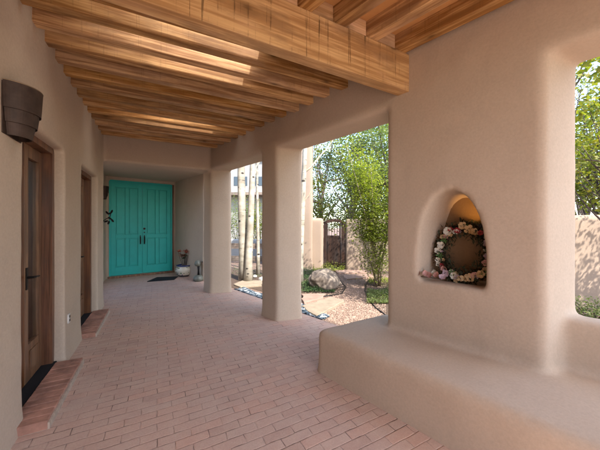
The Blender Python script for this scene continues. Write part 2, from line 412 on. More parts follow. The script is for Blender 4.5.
add_piece(0.04, lambda m: uprism(m, [(-2.6, 0), (-5.6, 0), (-5.6, .365), (-2.6, .365)], 2.47, 3.34))             # lintel over the opening
add_piece(0.04, lambda m: uprism(m, [(-4.9, 0), (-5.6, 0), (-5.6, .365), (-4.9, .365)], -0.15, 3.0))             # pier behind the camera
add_piece(0.03, lambda m: uprism(m, [(-2.7, .17), (-5.3, .17), (-5.3, .34), (-2.7, .34)], -0.15, 0.73))          # low sill wall
add_piece(0.06, lambda m: uprism(m, [(-1.25, -.52), (-1.46, .38), (-5.4, .36), (-5.4, -.68)], -0.25, 0.385))    # bench
# entry recess
DL = Vector((-1.066, 8.20)); DD = Vector((0.988, 0.1544)).normalized(); DN = Vector((-DD.y, DD.x))
def DP(a, b): return tuple(DL + DD * a + DN * b)
add_piece(0.02, lambda m: m.prism([DP(-.4, -.0), DP(1.56, 0), DP(1.56, .35), DP(-.4, .35)], -0.15, 3.0))
SW0 = Vector((0.45, 8.44)); SW1 = Vector((0.99, 6.76)); SWd = (SW1 - SW0).normalized(); SWn = Vector((-SWd.y, SWd.x))
if SWn.x < 0: SWn = -SWn
add_piece(0.05, lambda m: m.prism([tuple(SW0 - SWd * .2), tuple(SW1), tuple(SW1 + SWn * .3), tuple(SW0 - SWd * .2 + SWn * .3)], -0.15, 3.0))
add_piece(0.02, lambda m: m.box(-1.5, -1.13, 5.4, 8.5, -0.15, 3.0))
cut = []
c = MB(); c.box(-1.4, -0.6, 2.46, 3.36, 0.0, 2.07); cut.append((0, c))
c = MB(); c.box(-1.4, -0.6, 4.02, 5.0, 0.0, 2.07); cut.append((0, c))
c = MB(); c.prism([DP(-.0, -.2), DP(1.475, -.2), DP(1.475, .6), DP(-.0, .6)], 0.0, 2.50); cut.append((10, c))
c = MB(); c.box(-1.8, -0.9, 6.0, 7.35, 0.35, 2.4); cut.append((12, c))       # unseen opening added to light the recess from the left
# arched niche, flared on its far side
def arch(uc, w, z0, zt, k=28):
    pts = []
    for i in range(k + 1):
        x = math.cos(math.pi * i / k); y = (1 - x * x) ** (1 / 3)
        pts.append((uc + w * x, z0 + (zt - z0) * y))
    return pts
c = MB()
front = arch(-2.212, 0.262, 0.87, 1.645); back = arch(-2.27, 0.205, 0.87, 1.60)
k = len(front)
vs = [(*UN(u, -0.06), z) for u, z in front] + [(*UN(u, 0.315), z) for u, z in back]
c.add(vs, [tuple(range(k)), tuple(range(2 * k - 1, k - 1, -1))] + [(i, k + i, k + (i + 1) % k, (i + 1) % k) for i in range(k)])
cut.append((5, c))
shell = solid(pieces, cut, 0.022, 5)
def displace(me, fn):
    n_ = len(me.vertices); co = [0.0] * (3 * n_); me.vertices.foreach_get('co', co)
    no = [0.0] * (3 * n_); me.vertices.foreach_get('normal', no)
    for i in range(n_):
        p = Vector(co[3 * i:3 * i + 3]); q = fn(p, Vector(no[3 * i:3 * i + 3])); co[3 * i:3 * i + 3] = q
    me.vertices.foreach_set('co', co); me.update()
def trowel(p, nv):
    d = noise.noise(p * 1.7) * 0.007 + noise.noise(p * 5.3 + Vector((3, 1, 7))) * 0.0028
    q = p + nv * d
    if p.z < 0.22:                                            # plaster spreads a little at the foot
        f = (0.22 - max(p.z, 0)) / 0.22
        q += Vector((nv.x, nv.y, 0)) * 0.014 * f * f
    return q
displace(shell, trowel)
# custom smooth normals survive the split because the cut lines lie on flat plaster
groups = {}
def classify(p):
    u, n = toUN(p.x, p.y)
    if p.y > 5.92 or (p.x < -1.12 and p.y > 5.6):
        if n > -0.1 and u < 2.6 and p.y < 6.3 and p.x > 0.6: return 'col_far' if p.z < 2.44 else 'header'
        q = Vector((p.x, p.y)) - SW0
        if q.dot(SWn) > -0.04 and p.x > 0.3 and q.dot(SWd) > 0.1: return 'sidewall'
        return 'endwall'
    if p.x < -0.70: return 'leftwall'
    if p.z > 2.35 and n < -0.03 and p.y > 5.3: return 'crossbeam'
    if u > -1.66:
        if u > -1.6 and p.z > 2.44: return 'header'
        if u < -1.1: return 'bench' if p.z < 1.0 else 'header'
        return 'col_far' if u > 1.2 else 'col_near'
    if n < -0.03: return 'bench' if p.z < 0.8 else 'nichewall'
    if u < -3.0 and p.z < 1.0 and n < 0.14: return 'bench'
    if p.z < 0.37: return 'bench'
    return 'nichewall'
shell.calc_loop_triangles()
for pl in shell.polygons:
    groups.setdefault(classify(pl.center), []).append(pl.index)
SV = [tuple(v.co) for v in shell.vertices]; SP = [tuple(p.vertices) for p in shell.polygons]
def submesh(name, key, mat, parent=None):
    ids = groups.get(key, []); mp = {}; vs = []; fs = []; old = []
    for i in ids:
        f = []
        for vi in SP[i]:
            if vi not in mp: mp[vi] = len(vs); vs.append(SV[vi]); old.append(vi)
            f.append(mp[vi])
        fs.append(f)
    me = bpy.data.meshes.new(name); me.from_pydata(vs, [], fs); me.update()
    me.polygons.foreach_set('use_smooth', [True] * len(me.polygons))
    me.normals_split_custom_set_from_vertices([norms2[o] for o in old])
    me.materials.append(mat)
    o = bpy.data.objects.new(name, me); COL.objects.link(o)
    if parent is not None: o.parent = parent
    return o
shell.update()
norms2 = [Vector(v.normal) for v in shell.vertices]
house = tag(empty('adobe_house', (-1.0, 2.0, 0)), 'tan adobe house along the left side, with narrow glass doors and the turquoise entrance', 'house')
bpy.context.view_layer.update()
def under(o, parent):                                        # keep world placement when parenting
    o.parent = parent; o.matrix_parent_inverse = parent.matrix_world.inverted(); return o
under(submesh('house_wall', 'leftwall', M['stucco']), house)
under(submesh('entry_wall', 'endwall', M['stucco']), house)
under(submesh('side_wall', 'sidewall', M['stucco']), house)
tag(submesh('plaster_crossbeam', 'crossbeam', M['stucco']), 'plastered crossbeam spanning the walk in front of the turquoise doors', 'beam')
tag(submesh('plaster_header', 'header', M['stucco']), 'long tan plastered header resting on the two columns, carrying the joist ends', 'header beam')
tag(submesh('adobe_column', 'col_near', M['stucco']), 'thick square adobe column closest to the viewer, between the pebbles and the brick walk', 'column', 'adobe columns of the covered walk')
tag(submesh('adobe_column', 'col_far', M['stucco']), 'farther square adobe column, beside the potted plant and the entrance', 'column', 'adobe columns of the covered walk')
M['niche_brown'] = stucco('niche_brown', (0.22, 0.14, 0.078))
nw = tag(submesh('niche_wall', 'nichewall', M['stucco']), 'large tan adobe wall with an arched niche and an open window, at right', 'wall')
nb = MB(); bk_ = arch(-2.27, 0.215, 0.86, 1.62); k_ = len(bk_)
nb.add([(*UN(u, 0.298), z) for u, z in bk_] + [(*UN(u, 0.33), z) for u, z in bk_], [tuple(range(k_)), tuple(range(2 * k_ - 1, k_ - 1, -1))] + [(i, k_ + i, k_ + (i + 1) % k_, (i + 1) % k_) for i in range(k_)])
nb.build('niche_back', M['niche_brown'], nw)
tag(submesh('adobe_bench', 'bench', M['stucco']), 'long rounded adobe bench built along the foot of the niche wall', 'bench')
bpy.data.meshes.remove(shell)

# ------------------------------------------------------------------ ground, paving, roof
def sheet(name, pts, z, mat, **kw):
    mb = MB(); mb.add([(p[0], p[1], z) for p in pts], [tuple(range(len(pts)))])
    a = sum(pts[i][0] * pts[(i + 1) % len(pts)][1] - pts[(i + 1) % len(pts)][0] * pts[i][1] for i in range(len(pts)))
    if a < 0: mb.f = [tuple(reversed(f)) for f in mb.f]
    o = mb.build(name, mat); tag(o, **kw); return o
sheet('gravel_ground', [(-90, -90), (90, -90), (90, 90), (-90, 90)], -0.03, M['gravel'], kind='structure')
pav = MB(); pav.prism([(-1.4, -2.7), (-4.5, -2.7), (-4.5, -8.5), (5.0, -8.5), (5.0, -2.6), tuple(UN(-6.0, .47)), tuple(UN(2.2, .50)), tuple(UN(3.2, .55)), (1.3, 8.9), (-1.4, 8.9)], -0.10, 0.0)  # widened behind the camera, unseen, to bounce more light under the roof
tag(pav.build('brick_paving', M['brick']), kind='structure')
# roof deck with two narrow skylight openings between the joists
def deck(strips):
    xs = [-1.25, -0.22, 0.02, 0.86, 0.88]
    mb = MB()
    Z0, Z1 = 3.012, 3.05
    def strip(y0, y1, holes):
        # from x=-1.25 to the colonnade line, leaving holes
        def xr(y): return UN(0, .2)[0] + (y - UN(0, .2)[1]) * (DB.x / DB.y)
        x = -1.25
        for a, b_ in holes:
            mb.prism([(x, y0), (a, y0), (a, y1), (x, y1)], Z0, Z1); x = b_
        mb.prism([(x, y0), (xr(y0), y0), (xr(y1), y1), (x, y1)], Z0, Z1)
    for st_ in strips: strip(*st_)
    return mb
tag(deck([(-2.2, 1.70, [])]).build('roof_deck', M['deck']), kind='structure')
tag(deck([(1.70, 2.06, []), (2.06, 2.77, [(-0.50, 0.84)]), (2.77, 4.08, []), (4.08, 4.56, [(-0.42, 0.83)]), (4.56, 5.7, [])]).build('roof_deck', M['deck_gap_shade']), kind='structure')
# added translucent panes soften the sun patches and fade them towards the house side
m, nt, b = new_mat('sun_fade_pane', 0.6, 0.2)
v = coords(nt, 'Object'); sx = nt.nodes.new('ShaderNodeSeparateXYZ'); nt.links.new(v, sx.inputs[0])
sun_fade = mth(nt, 'ADD', sx.outputs['X'], mth(nt, 'MULTIPLY', nz(nt, v, 5, 5, 0.6), 0.5))
clear = ramp(nt, mth(nt, 'ADD', mth(nt, 'MULTIPLY', sun_fade, 0.7), 0.35), [(0.28, (0, 0, 0)), (0.62, (0.55, 0.55, 0.55))])
tp = nt.nodes.new('ShaderNodeBsdfTransparent'); tp.inputs[0].default_value = (1, .97, .94, 1)
tl = nt.nodes.new('ShaderNodeBsdfTranslucent'); tl.inputs[0].default_value = (.75, .7, .62, 1)
ms = nt.nodes.new('ShaderNodeMixShader'); nt.links.new(clear, ms.inputs[0]); nt.links.new(tl.outputs[0], ms.inputs[1]); nt.links.new(tp.outputs[0], ms.inputs[2])
nt.links.new(ms.outputs[0], nt.nodes['Material Output'].inputs[0]); M['pane'] = m
sk = MB(); sk.box(-.60, .95, 2.0, 2.83, 3.052, 3.056); sk.box(-.60, .95, 4.0, 4.62, 3.052, 3.056)
tag(sk.build('skylight_fade_panes', M['pane']), kind='structure')
al = MB()                                                     # entry ceiling, with an unseen light well added to brighten the recess
HX0, HX1, HY0, HY1 = -0.9, 1.0, 5.93, 6.58
al.prism([(-1.45, 5.75), (1.1, 5.75), (1.1, HY0), (-1.45, HY0)], 2.58, 2.9)
al.prism([(-1.45, HY0), (HX0, HY0), (HX0, HY1), (-1.45, HY1)], 2.58, 2.9)
al.prism([(HX1, HY0), (1.25, HY0), (1.2, HY1), (HX1, HY1)], 2.58, 2.9)
al.prism([(-1.45, HY1), (1.16, HY1), (1.10, 6.95), (0.6, 8.7), (-1.45, 8.5)], 2.58, 2.9)
al.box(HX0 - .1, HX1 + .1, HY0 - .06, HY0, 2.901, 3.33); al.box(HX0 - .1, HX1 + .1, HY1, HY1 + .1, 2.901, 3.33)
al.box(HX0 - .1, HX0, HY0, HY1, 2.901, 3.33); al.box(HX1, HX1 + .1, HY0, HY1, 2.901, 3.33)
tag(al.build('entry_ceiling', M['stucco']), kind='structure')

# joists over the walk
yk = [1.89 + 0.2425 * i for i in range(15)]
jo = None
for i, yf in enumerate(yk):
    xe = UN(0, 0.03)[0] + (yf - UN(0, 0.03)[1]) * (DB.x / DB.y)
    L = xe + 0.85
    mb = MB(); mb.box(0, L, 0, 0.088, 0, 0.19)
    for q, v in enumerate(mb.v):                              # slightly bowed and uneven sawn stock
        pass
    o = mb.build('ceiling_joist', M['joist'], bevel=0.004, seg=1)
    o.location = (-0.84, yf - 0.088 + 0.075 + random.uniform(-.004, .004), 2.822 + random.uniform(-.004, .003))
    o.rotation_euler = (0, R(random.uniform(-.12, .12)), -0.075 / L + R(random.uniform(-.12, .12)))
    where = ['right behind the big beam', 'second behind the big beam', 'third behind the big beam, faintly sunlit', 'fourth behind the big beam, brightly sunlit', 'fifth behind the big beam, brightly sunlit'] 
    if i < 5: lab = 'sawn fir ceiling joist, ' + where[i]
    elif i < 14:
        od = {5: 'sixth', 6: 'seventh', 7: 'eighth', 8: 'ninth', 9: 'tenth', 10: 'fifth', 11: 'fourth', 12: 'third', 13: 'second'}[i]
        lab = 'sawn fir ceiling joist over the walk, %s counted %s' % (od, 'back from the big beam' if i < 10 else 'forward from the plaster crossbeam')
    else: lab = 'sawn fir ceiling joist lying right against the plaster crossbeam'
    tag(o, lab, 'joist', 'joists over the covered walk')
# big beam
bm_ = empty('roof_beam', (0.6, 1.69, 2.54)); tag(bm_, 'heavy rough-sawn fir beam with dark saw marks crossing the ceiling', 'beam')
mb = MB(); mb.box(-1.45, 1.39, -0.05, 0.055, 0.0, 0.33); o = mb.build('timber', M['beam'], bevel=0.006, seg=2); o.parent = bm_
# roof joists on the near side, along the colonnade direction
ang = math.atan2(-DB.y, -DB.x)
nx = [0.30, 0.60, 0.885, 1.16, 1.465, 1.79]
for i, x0 in enumerate([-.62, -.32, -0.02, .28, .565, .87, 1.175, 1.50, 1.83]):
    mb = MB(); ln = 3.75
    mb.box(0, ln, -0.005, 0.088, 0, 0.142)
    o = mb.build('roof_joist', M['joist'], bevel=0.004, seg=1)
    o.location = (x0 - 0.01, 1.74, 2.871); o.rotation_euler = (0, 0, ang)
    lab = {8: 'fir roof joist lying along the top of the niche wall', 7: 'fir roof joist second from the niche wall, above the beam', 6: 'fir roof joist third from the niche wall, above the beam',
           5: 'fir roof joist fourth from the niche wall, just entering the photo at its top edge', 4: 'fir roof joist fifth from the niche wall, out of view'}.get(i, 'fir roof joist near the house wall, out of view')
    tag(o, lab, 'joist', 'joists resting on the big beam')
for i, (a, b_) in enumerate([(0.30, .545), (.60, .85), (.915, 1.155), (1.215, 1.48), (1.545, 1.81), (1.875, 1.99)]):
    mb = MB(); mb.box(a + .055 - .6, b_ + .02 - .6, -0.03, 0.012, 0.331, 0.471); o = mb.build('blocking', M['block'], bevel=0.003, seg=1); o.parent = bm_

# ------------------------------------------------------------------ brick steps
def step(name, x0, x1, y0, y1, label):
    t = empty(name, ((x0 + x1) / 2, (y0 + y1) / 2, 0)); tag(t, label, 'step', 'brick steps at the glass doors')
    cx, cy = (x0 + x1) / 2, (y0 + y1) / 2
    mb = MB(); mb.box(x0 + .004 - cx, x1 - .006 - cx, y0 + .011 - cy, y1 - .011 - cy, -0.02, 0.054); mb.box(x1 - .004 - cx, x1 + .009 - cx, y0 + .011 - cy, y1 - .011 - cy, -0.02, 0.045); mb.build('mortar_bed', M['mortar'], t)
    n = int(round((y1 - y0) / 0.083)); w = (y1 - y0) / n
    bk = MB()
    for i in range(n):
        zz = 0.060 + random.uniform(-.002, .002)
        bk.box(x0 - cx, x1 - cx - random.uniform(.0, .005), y0 - cy + i * w + .006, y0 - cy + (i + 1) * w - .005, 0.004, zz + .002)
    bk.build('bricks', M['brick_step'], t, bevel=0.003, seg=1)
    return t
step('brick_step', -0.84, -0.635, 2.33, 3.30, 'red brick step with pale mortar edge at the nearer glass door')
step('brick_step', -0.85, -0.65, 3.98, 5.03, 'low red brick step at the farther glass door')

# ------------------------------------------------------------------ glass doors in the house wall
def french(y0, y1, label_leafs, handle_y):
    X0, X1 = -1.04, -0.865
    fr = MB()
    fr.box(X0, X1, y0 - .01, y0 + .055, 0, 2.08); fr.box(X0, X1, y1 - .055, y1 + .01, 0, 2.08); fr.box(X0, X1, y0 + .055, y1 - .055, 2.015, 2.08)
    fo = fr.build('door_frame', M['darkwood'], bevel=0.004); under(fo, house)
    th = MB(); th.box(-1.04, -0.845, y0 - .01, y1 + .01, 0.0, 0.052)
    o = th.build('threshold', M['rubber'], bevel=0.004); under(o, house)
    ym = (y0 + y1) / 2 + 0.03
    for k, (a, b_) in enumerate(((y0 + .058, ym - .002), (ym + .002, y1 - .058))):
        mt = M['darkwood'] if k == 0 else M['oakwood']
        L = MB(); xa, xb = -0.985, -0.94
        L.box(xa, xb, a, a + .07, .055, 2.012); L.box(xa, xb, b_ - .07, b_, .055, 2.012)
        L.box(xa, xb, a + .07, b_ - .07, .055, .36); L.box(xa, xb, a + .07, b_ - .07, 1.91, 2.012)
        # raised field of the bottom rail
        L.box(xb - .002, xb + .008, a + .09, b_ - .09, .13, .30)
        lf = L.build('door_leaf', mt, bevel=0.003); under(lf, house)
        bpy.context.view_layer.update()
        g = MB(); g.box(-0.966, -0.960, a + .065, b_ - .065, .355, 1.915); go = g.build('pane', M['glass']); under(go, lf)
        if k == 1:
            h = MB(); h.box(xb, xb + .006, a + .018, a + .05, .82, 1.0)
            h.tube([(xb + .004, a + .034, .92), (xb + .045, a + .034, .92), (xb + .05, a + .05, .92), (xb + .05, a + .13, .915)], [.011, .01, .009, .007], 8)
            ho = h.build('handle', M['iron'], smooth=False); under(ho, lf)
    # a curtain hangs behind the glass
    cu = MB(); ny = 60
    vs = []; 
    for i in range(ny + 1):
        y = y0 + (y1 - y0) * i / ny
        for z in (0.05, 2.2): vs.append((-1.30 + .025 * math.sin(i * 1.1) + .01 * math.sin(i * 0.37), y - .0, z))
    cu.add(vs, [(2 * i, 2 * i + 2, 2 * i + 3, 2 * i + 1) for i in range(ny)])
    return cu
c1 = french(2.46, 3.36, None, 3.0); c2 = french(4.02, 5.0, None, 4.5)
tag(c1.build('curtain', M['curtain'], smooth=True), 'pale olive curtain hanging behind the nearer glass door', 'curtain', 'curtains behind the glass doors')
tag(c2.build('curtain', M['curtain'], smooth=True), 'pale olive curtain hanging behind the farther glass door', 'curtain', 'curtains behind the glass doors')
rm = MB(); rm.box(-4.5, -1.26, 0.5, 5.38, -.02, 2.9)
rm.f = [tuple(reversed(f)) for f in rm.f][:5]                  # open towards the wall
tag(rm.build('interior_room', M['room']), kind='structure')

# outlet on the pier between the glass doors
o = empty('wall_outlet', (-0.786, 3.47, 0.41)); tag(o, 'small white weatherproof outlet low on the pier between the glass doors', 'outlet')
mb = MB(); mb.box(-.006, .010, -.028, .028, -.045, .045); mb.build('plate', M['white_plastic'], o, bevel=.004)
mb = MB(); mb.box(.010, .013, -.012, .012, .006, .03); mb.box(.010, .013, -.012, .012, -.03, -.006); mb.build('socket', M['iron'], o)

# ------------------------------------------------------------------ wall sconces
def sconce(loc, rz, s, label):
    t = empty('wall_sconce', loc, rz); tag(t, label, 'wall lamp', 'tiered metal wall lamps')
    tiers = [(.137, .128, .155, .315), (.120, .110, .075, .165), (.102, .085, .0, .085)]
    for r1, r0, z0, z1 in tiers:
        mb = MB(); th = 0.004
        prof = [(r0 * s, z0 * s), (r1 * s, z1 * s), ((r1 - th) * s, z1 * s), ((r0 - th) * s, z0 * s), (r0 * s, z0 * s)]
        mb.lathe(prof, 28, a0=-math.pi / 2, a1=math.pi / 2, m=Matrix.Translation((0.015, 0, 0)))
        mb.build('shade_ring', M['sconce'], t, smooth=False)
    mb = MB(); mb.box(0, .012, -.125 * s, .125 * s, .0, .31 * s); mb.build('back_plate', M['sconce'], t)
    mb = MB(); mb.tube([(0.015 + .135 * s * math.cos(a), .135 * s * math.sin(a), .315 * s) for a in [(-math.pi / 2) + math.pi * i / 20 for i in range(21)]], .0035, 6); mb.build('rim', M['sconce_rim'], t)
    mb = MB(); mb.tube([(.06, 0, .05 * s), (.06, 0, .16 * s)], .012, 8); mb.lathe([(0.001, .22), (.02, .21), (.03, .185), (.022, .16), (.001, .155)], 12, m=Matrix.Translation((.06, 0, 0))); mb.build('bulb', M['white_plastic'], t, smooth=True)
    return t
sconce((-0.795, 2.285, 1.885), 0, .97, 'dark rusted three-tier metal wall lamp on the house wall beside the nearer glass door')
sconce((-1.135, 7.62, 1.95), 0, 0.95, 'dark metal wall lamp on the recess wall left of the turquoise doors')
# iron ornament under the far lamp
t = empty('iron_ornament', (-1.12, 7.62, 1.42)); tag(t, 'black wrought-iron leaf ornament hanging beside the left turquoise door', 'wall ornament')
mb = MB(); mb.tube([(0, 0, 0), (.1, 0, .1), (.2, .02, .16), (.22, .05, .26)], .012, 6)
for (x, z, a) in ((.2, .28, .5), (.13, .3, 2.2), (.2, .12, -.6), (.27, .05, -1.0), (.1, .02, 3.5), (.17, -.02, 4.4), (.25, .34, 1.2)):
    vs = []; 
    for i in range(9):
        q = 2 * math.pi * i / 9
        vs.append((x + .065 * math.cos(q) * math.cos(a) - .03 * math.sin(q) * math.sin(a), .01 * math.sin(2 * q), z + .065 * math.cos(q) * math.sin(a) + .03 * math.sin(q) * math.cos(a)))
    vs2 = [(p[0], p[1] + .008, p[2]) for p in vs]
    mb.add(vs + vs2, [tuple(range(9)), tuple(range(17, 8, -1))] + [(i, (i + 1) % 9, 9 + (i + 1) % 9, 9 + i) for i in range(9)])
mb.build('leaves', M['iron'], t)
t.scale = (.72, .8, .72)

# ------------------------------------------------------------------ turquoise double door
W = 1.46; H = 2.40; lw = W / 2 - 0.035
rot = math.atan2(DD.y, DD.x)
fr = MB()
Md = Matrix.Translation((DL.x, DL.y, 0)) @ Matrix.Rotation(rot, 4, 'Z')
fr.box(.0, .035, .02, .17, .05, 2.5, Md); fr.box(W - .025, W + .01, .02, .17, .05, 2.5, Md); fr.box(.035, W - .025, .02, .17, 2.455, 2.5, Md)
under(fr.build('entry_door_frame', M['teal'], bevel=.003), house)
fr = MB(); fr.box(W + .011, W + .05, -.012, .16, .05, 2.49, Md); under(fr.build('frame_trim', M['darkwood'], bevel=.003), house)
fr = MB(); fr.box(-.03, W + .05, -.05, .17, 0, .05, Md); under(fr.build('door_sill', M['oakwood'], bevel=.004), house)
for k in range(2):
    x0 = .037 + k * (lw + .004); x1 = x0 + lw; z0, z1 = .055, 2.452
    L = MB(); L.box(x0, x1, .075, .115, z0, z1, Md)
    st = .095; mid = .075; xc = (x0 + x1) / 2
    zr = [(z0, z0 + .21), (1.0, 1.10), (z1 - .13, z1)]
    for a, b_ in zr: L.box(x0 + st, x1 - st, .042, .078, a, b_, Md)
    L.box(x0, x0 + st, .042, .078, z0, z1, Md); L.box(x1 - st, x1, .042, .078, z0, z1, Md)
    for a, b_ in ((z0 + .21, 1.0), (1.10, z1 - .13)):
        L.box(xc - mid / 2, xc + mid / 2, .042, .078, a, b_, Md)
        for pa, pb in ((x0 + st, xc - mid / 2), (xc + mid / 2, x1 - st)):
            L.box(pa + .026, pb - .026, .050, .078, a + .028, b_ - .028, Md)
    lf = L.build('entry_door_leaf', M['teal'], bevel=.005, seg=2); under(lf, house)
    bpy.context.view_layer.update()
    hx = x1 - .045 if k == 0 else x0 + .045
    h = MB()
    h.box(hx - .014, hx + .014, .036, .043, .84, 1.07, Md)
    pts = [(hx, .04, 1.04), (hx, -.015, 1.03), (hx, -.04, .98), (hx, -.038, .90), (hx, -.01, .85), (hx, .04, .84)]
    h.tube([Md @ Vector(p) for p in pts], [.009, .010, .012, .012, .010, .009], 8)
    under(h.build('handle', M['bronze']), lf)
    if k == 1:
        h = MB(); h.tube([Md @ Vector((hx, .044, 1.25)), Md @ Vector((hx, .02, 1.25))], [.03, .026], 12)
        under(h.build('deadbolt', M['bronze']), lf)
        h = MB(); h.tube([Md @ Vector((hx, .044, 1.15)), Md @ Vector((hx, .025, 1.15))], [.018, .016], 10)
        under(h.build('keyhole', M['bronze']), lf)
# door mat
mt = MB(); a, b_, c_, d_ = gnd(147, 282), gnd(157, 277.6), gnd(178, 276.9), gnd(174, 280.0)
mt.prism([tuple(a), tuple(d_), tuple(c_), tuple(b_)], 0.001, 0.016)
tag(mt.build('door_mat', M['rubber'], bevel=.003), 'thin black doormat in front of the turquoise double doors', 'doormat')

# ------------------------------------------------------------------ painted pot with plant, and figurine
def pot_mat():
    m, nt, b = new_mat('painted_ceramic', 0.25, 0.5)
    tc = nt.nodes.new('ShaderNodeTexCoord'); sx = nt.nodes.new('ShaderNodeSeparateXYZ'); nt.links.new(tc.outputs['Object'], sx.inputs[0])
    z = sx.outputs['Z']
    an = mth(nt, 'ARCTAN2', sx.outputs['Y'], sx.outputs['X'])
    co = nt.nodes.new('ShaderNodeCombineXYZ'); nt.links.new(mth(nt, 'MULTIPLY', an, 1.6), co.inputs[0]); nt.links.new(mth(nt, 'MULTIPLY', z, 11.0), co.inputs[1])
    vo = nt.nodes.new('ShaderNodeTexVoronoi'); nt.links.new(co.outputs[0], vo.inputs['Vector']); vo.inputs['Scale'].default_value = 1.7
    col = ramp(nt, mth(nt, 'FRACT', mth(nt, 'MULTIPLY', vo.outputs['Color'], 5.1)), [(0, (.45, .24, .02)), (.3, (.02, .05, .2)), (.55, (.35, .06, .02)), (.8, (.04, .15, .05))])
    f = ramp(nt, vo.outputs['Distance'], [(.25, (1, 1, 1)), (.36, (0, 0, 0))])
    c = mix(nt, f, (.62, .58, .47), col)
    c = mix(nt, ramp(nt, z, [(0.045, (1, 1, 1)), (0.055, (0, 0, 0))]), c, (.05, .05, .06))
    c = mix(nt, ramp(nt, z, [(0.268, (0, 0, 0)), (0.275, (1, 1, 1))]), c, (.012, .03, .16))
    nt.links.new(c, b.inputs['Base Color']); return m
M['pot'] = pot_mat()
pp = at(184.5, 7.05)
t = empty('potted_plant', (pp.x, pp.y, 0)); tag(t, 'round cream ceramic pot with painted flowers and a blue rim, holding a coral red plant', 'potted plant')
mb = MB(); mb.lathe([(.001, .0), (.12, .0), (.15, .02), (.205, .09), (.225, .15), (.215, .21), (.175, .255), (.17, .27), (.20, .285), (.205, .30), (.18, .305), (.16, .27), (.001, .26)], 36)
mb.build('pot', M['pot'], t, smooth=True)
M['petal_red'] = leafmat('coral_leaf', [(.35, .05, .03), (.5, .12, .06), (.55, .3, .2)], .15)
def leaf_at(mb, p, d, L, w, up=Vector((0, 0, 1)), bend=.25):
    d = d.normalized(); s = d.cross(up); s = s.normalized() if s.length > 1e-4 else Vector((1, 0, 0)); nn = s.cross(d)
    a = p; b1 = p + d * L * .45 + s * w * .5 + nn * L * bend * .5; b2 = p + d * L * .45 - s * w * .5 + nn * L * bend * .5; c_ = p + d * L
    mid_ = p + d * L * .5 + nn * L * bend * .35
    mb.add([a, b1, c_, b2, mid_], [(0, 1, 4), (1, 2, 4), (2, 3, 4), (3, 0, 4)])
st = MB(); lv = MB(); gl = MB()
rr = random.Random(3)
for i in range(11):
    a = rr.uniform(0, 6.28); rd = rr.uniform(.02, .16); top = Vector((rd * math.cos(a), rd * math.sin(a), rr.uniform(.42, .66)))
    st.tube([(0.3 * top.x, .3 * top.y, .27), (.8 * top.x, .8 * top.y, .27 + .6 * (top.z - .27)), top], [.008, .006, .004], 5)
    for k in range(9):
        q = rr.uniform(0, 6.28); leaf_at(lv, top, Vector((math.cos(q), math.sin(q), rr.uniform(-.1, .8))), rr.uniform(.08, .14), .05)
    for k in range(4):
        q = rr.uniform(0, 6.28); leaf_at(gl, top * .55 + Vector((0, 0, .18)), Vector((math.cos(q), math.sin(q), .3)), .08, .03)
st.build('stems', M['bark'], t); lv.build('red_leaves', M['petal_red'], t); gl.build('leaves', M['leaf_cover'], t)
M['glaze'] = plain('grey_glaze', (.15, .16, .13), .35, spec=.5, vary=.3, scale=9)
fp = at(198.5, 6.45)
t = empty('garden_figurine', (fp.x, fp.y, 0)); tag(t, 'small grey-green glazed ceramic garden figurine beside the painted pot', 'figurine')
mb = MB(); mb.lathe([(.001, 0), (.10, 0), (.125, .03), (.12, .09), (.08, .13), (.04, .15)], 20); mb.build('base', M['glaze'], t, smooth=True)
mb = MB(); mb.tube([(0, 0, .13), (.0, 0, .25), (0.0, 0, .36)], [.028, .02, .03], 10); mb.build('stem', M['iron'], t, smooth=True)
mb = MB(); mb.lathe([(.001, .35), (.05, .36), (.075, .40), (.07, .44), (.045, .49), (.001, .50)], 20, m=Matrix.Translation((-.02, 0, 0))); mb.build('head', M['glaze'], t, smooth=True)
mb = MB(); mb.tube([(.09, -.02, .47), (.13, -.03, .40), (.12, -.03, .30), (.15, -.03, .24)], [.02, .024, .02, .01], 8); mb.build('ear', M['iron'], t, smooth=True)

# ------------------------------------------------------------------ niche: lamp and wreath
nl = UN(-2.425, .075)
t = empty('niche_lamp', (nl.x, nl.y, 1.33)); tag(t, 'small amber spotlight hidden at the top of the arched niche', 'lamp')
mb = MB(); mb.lathe([(.001, .0), (.012, .0), (.018, .03), (.014, .031), (.001, .02)], 16); mb.build('housing', M['bronze'], t, smooth=True)
ld = bpy.data.lights.new('niche_glow', 'SPOT'); ld.energy = 1.1; ld.color = (1, .5, .12); ld.spot_size = R(72); ld.spot_blend = 0.9; ld.shadow_soft_size = .02
lo = bpy.data.objects.new('niche_glow', ld); COL.objects.link(lo); lo.parent = t; lo.location = (0, 0, .04)
tgt = Vector((DB.x * .085 + NB.x * .22, DB.y * .085 + NB.y * .22, .14)); lo.rotation_euler = tgt.to_track_quat('-Z', 'Y').to_euler()

wc = UN(-2.285, .16); 
t = empty('flower_wreath', (wc.x, wc.y, 0.905), math.atan2(DB.y, DB.x)); tag(t, 'twig wreath of white, cream, pink and red flowers leaning in the arched niche', 'wreath')
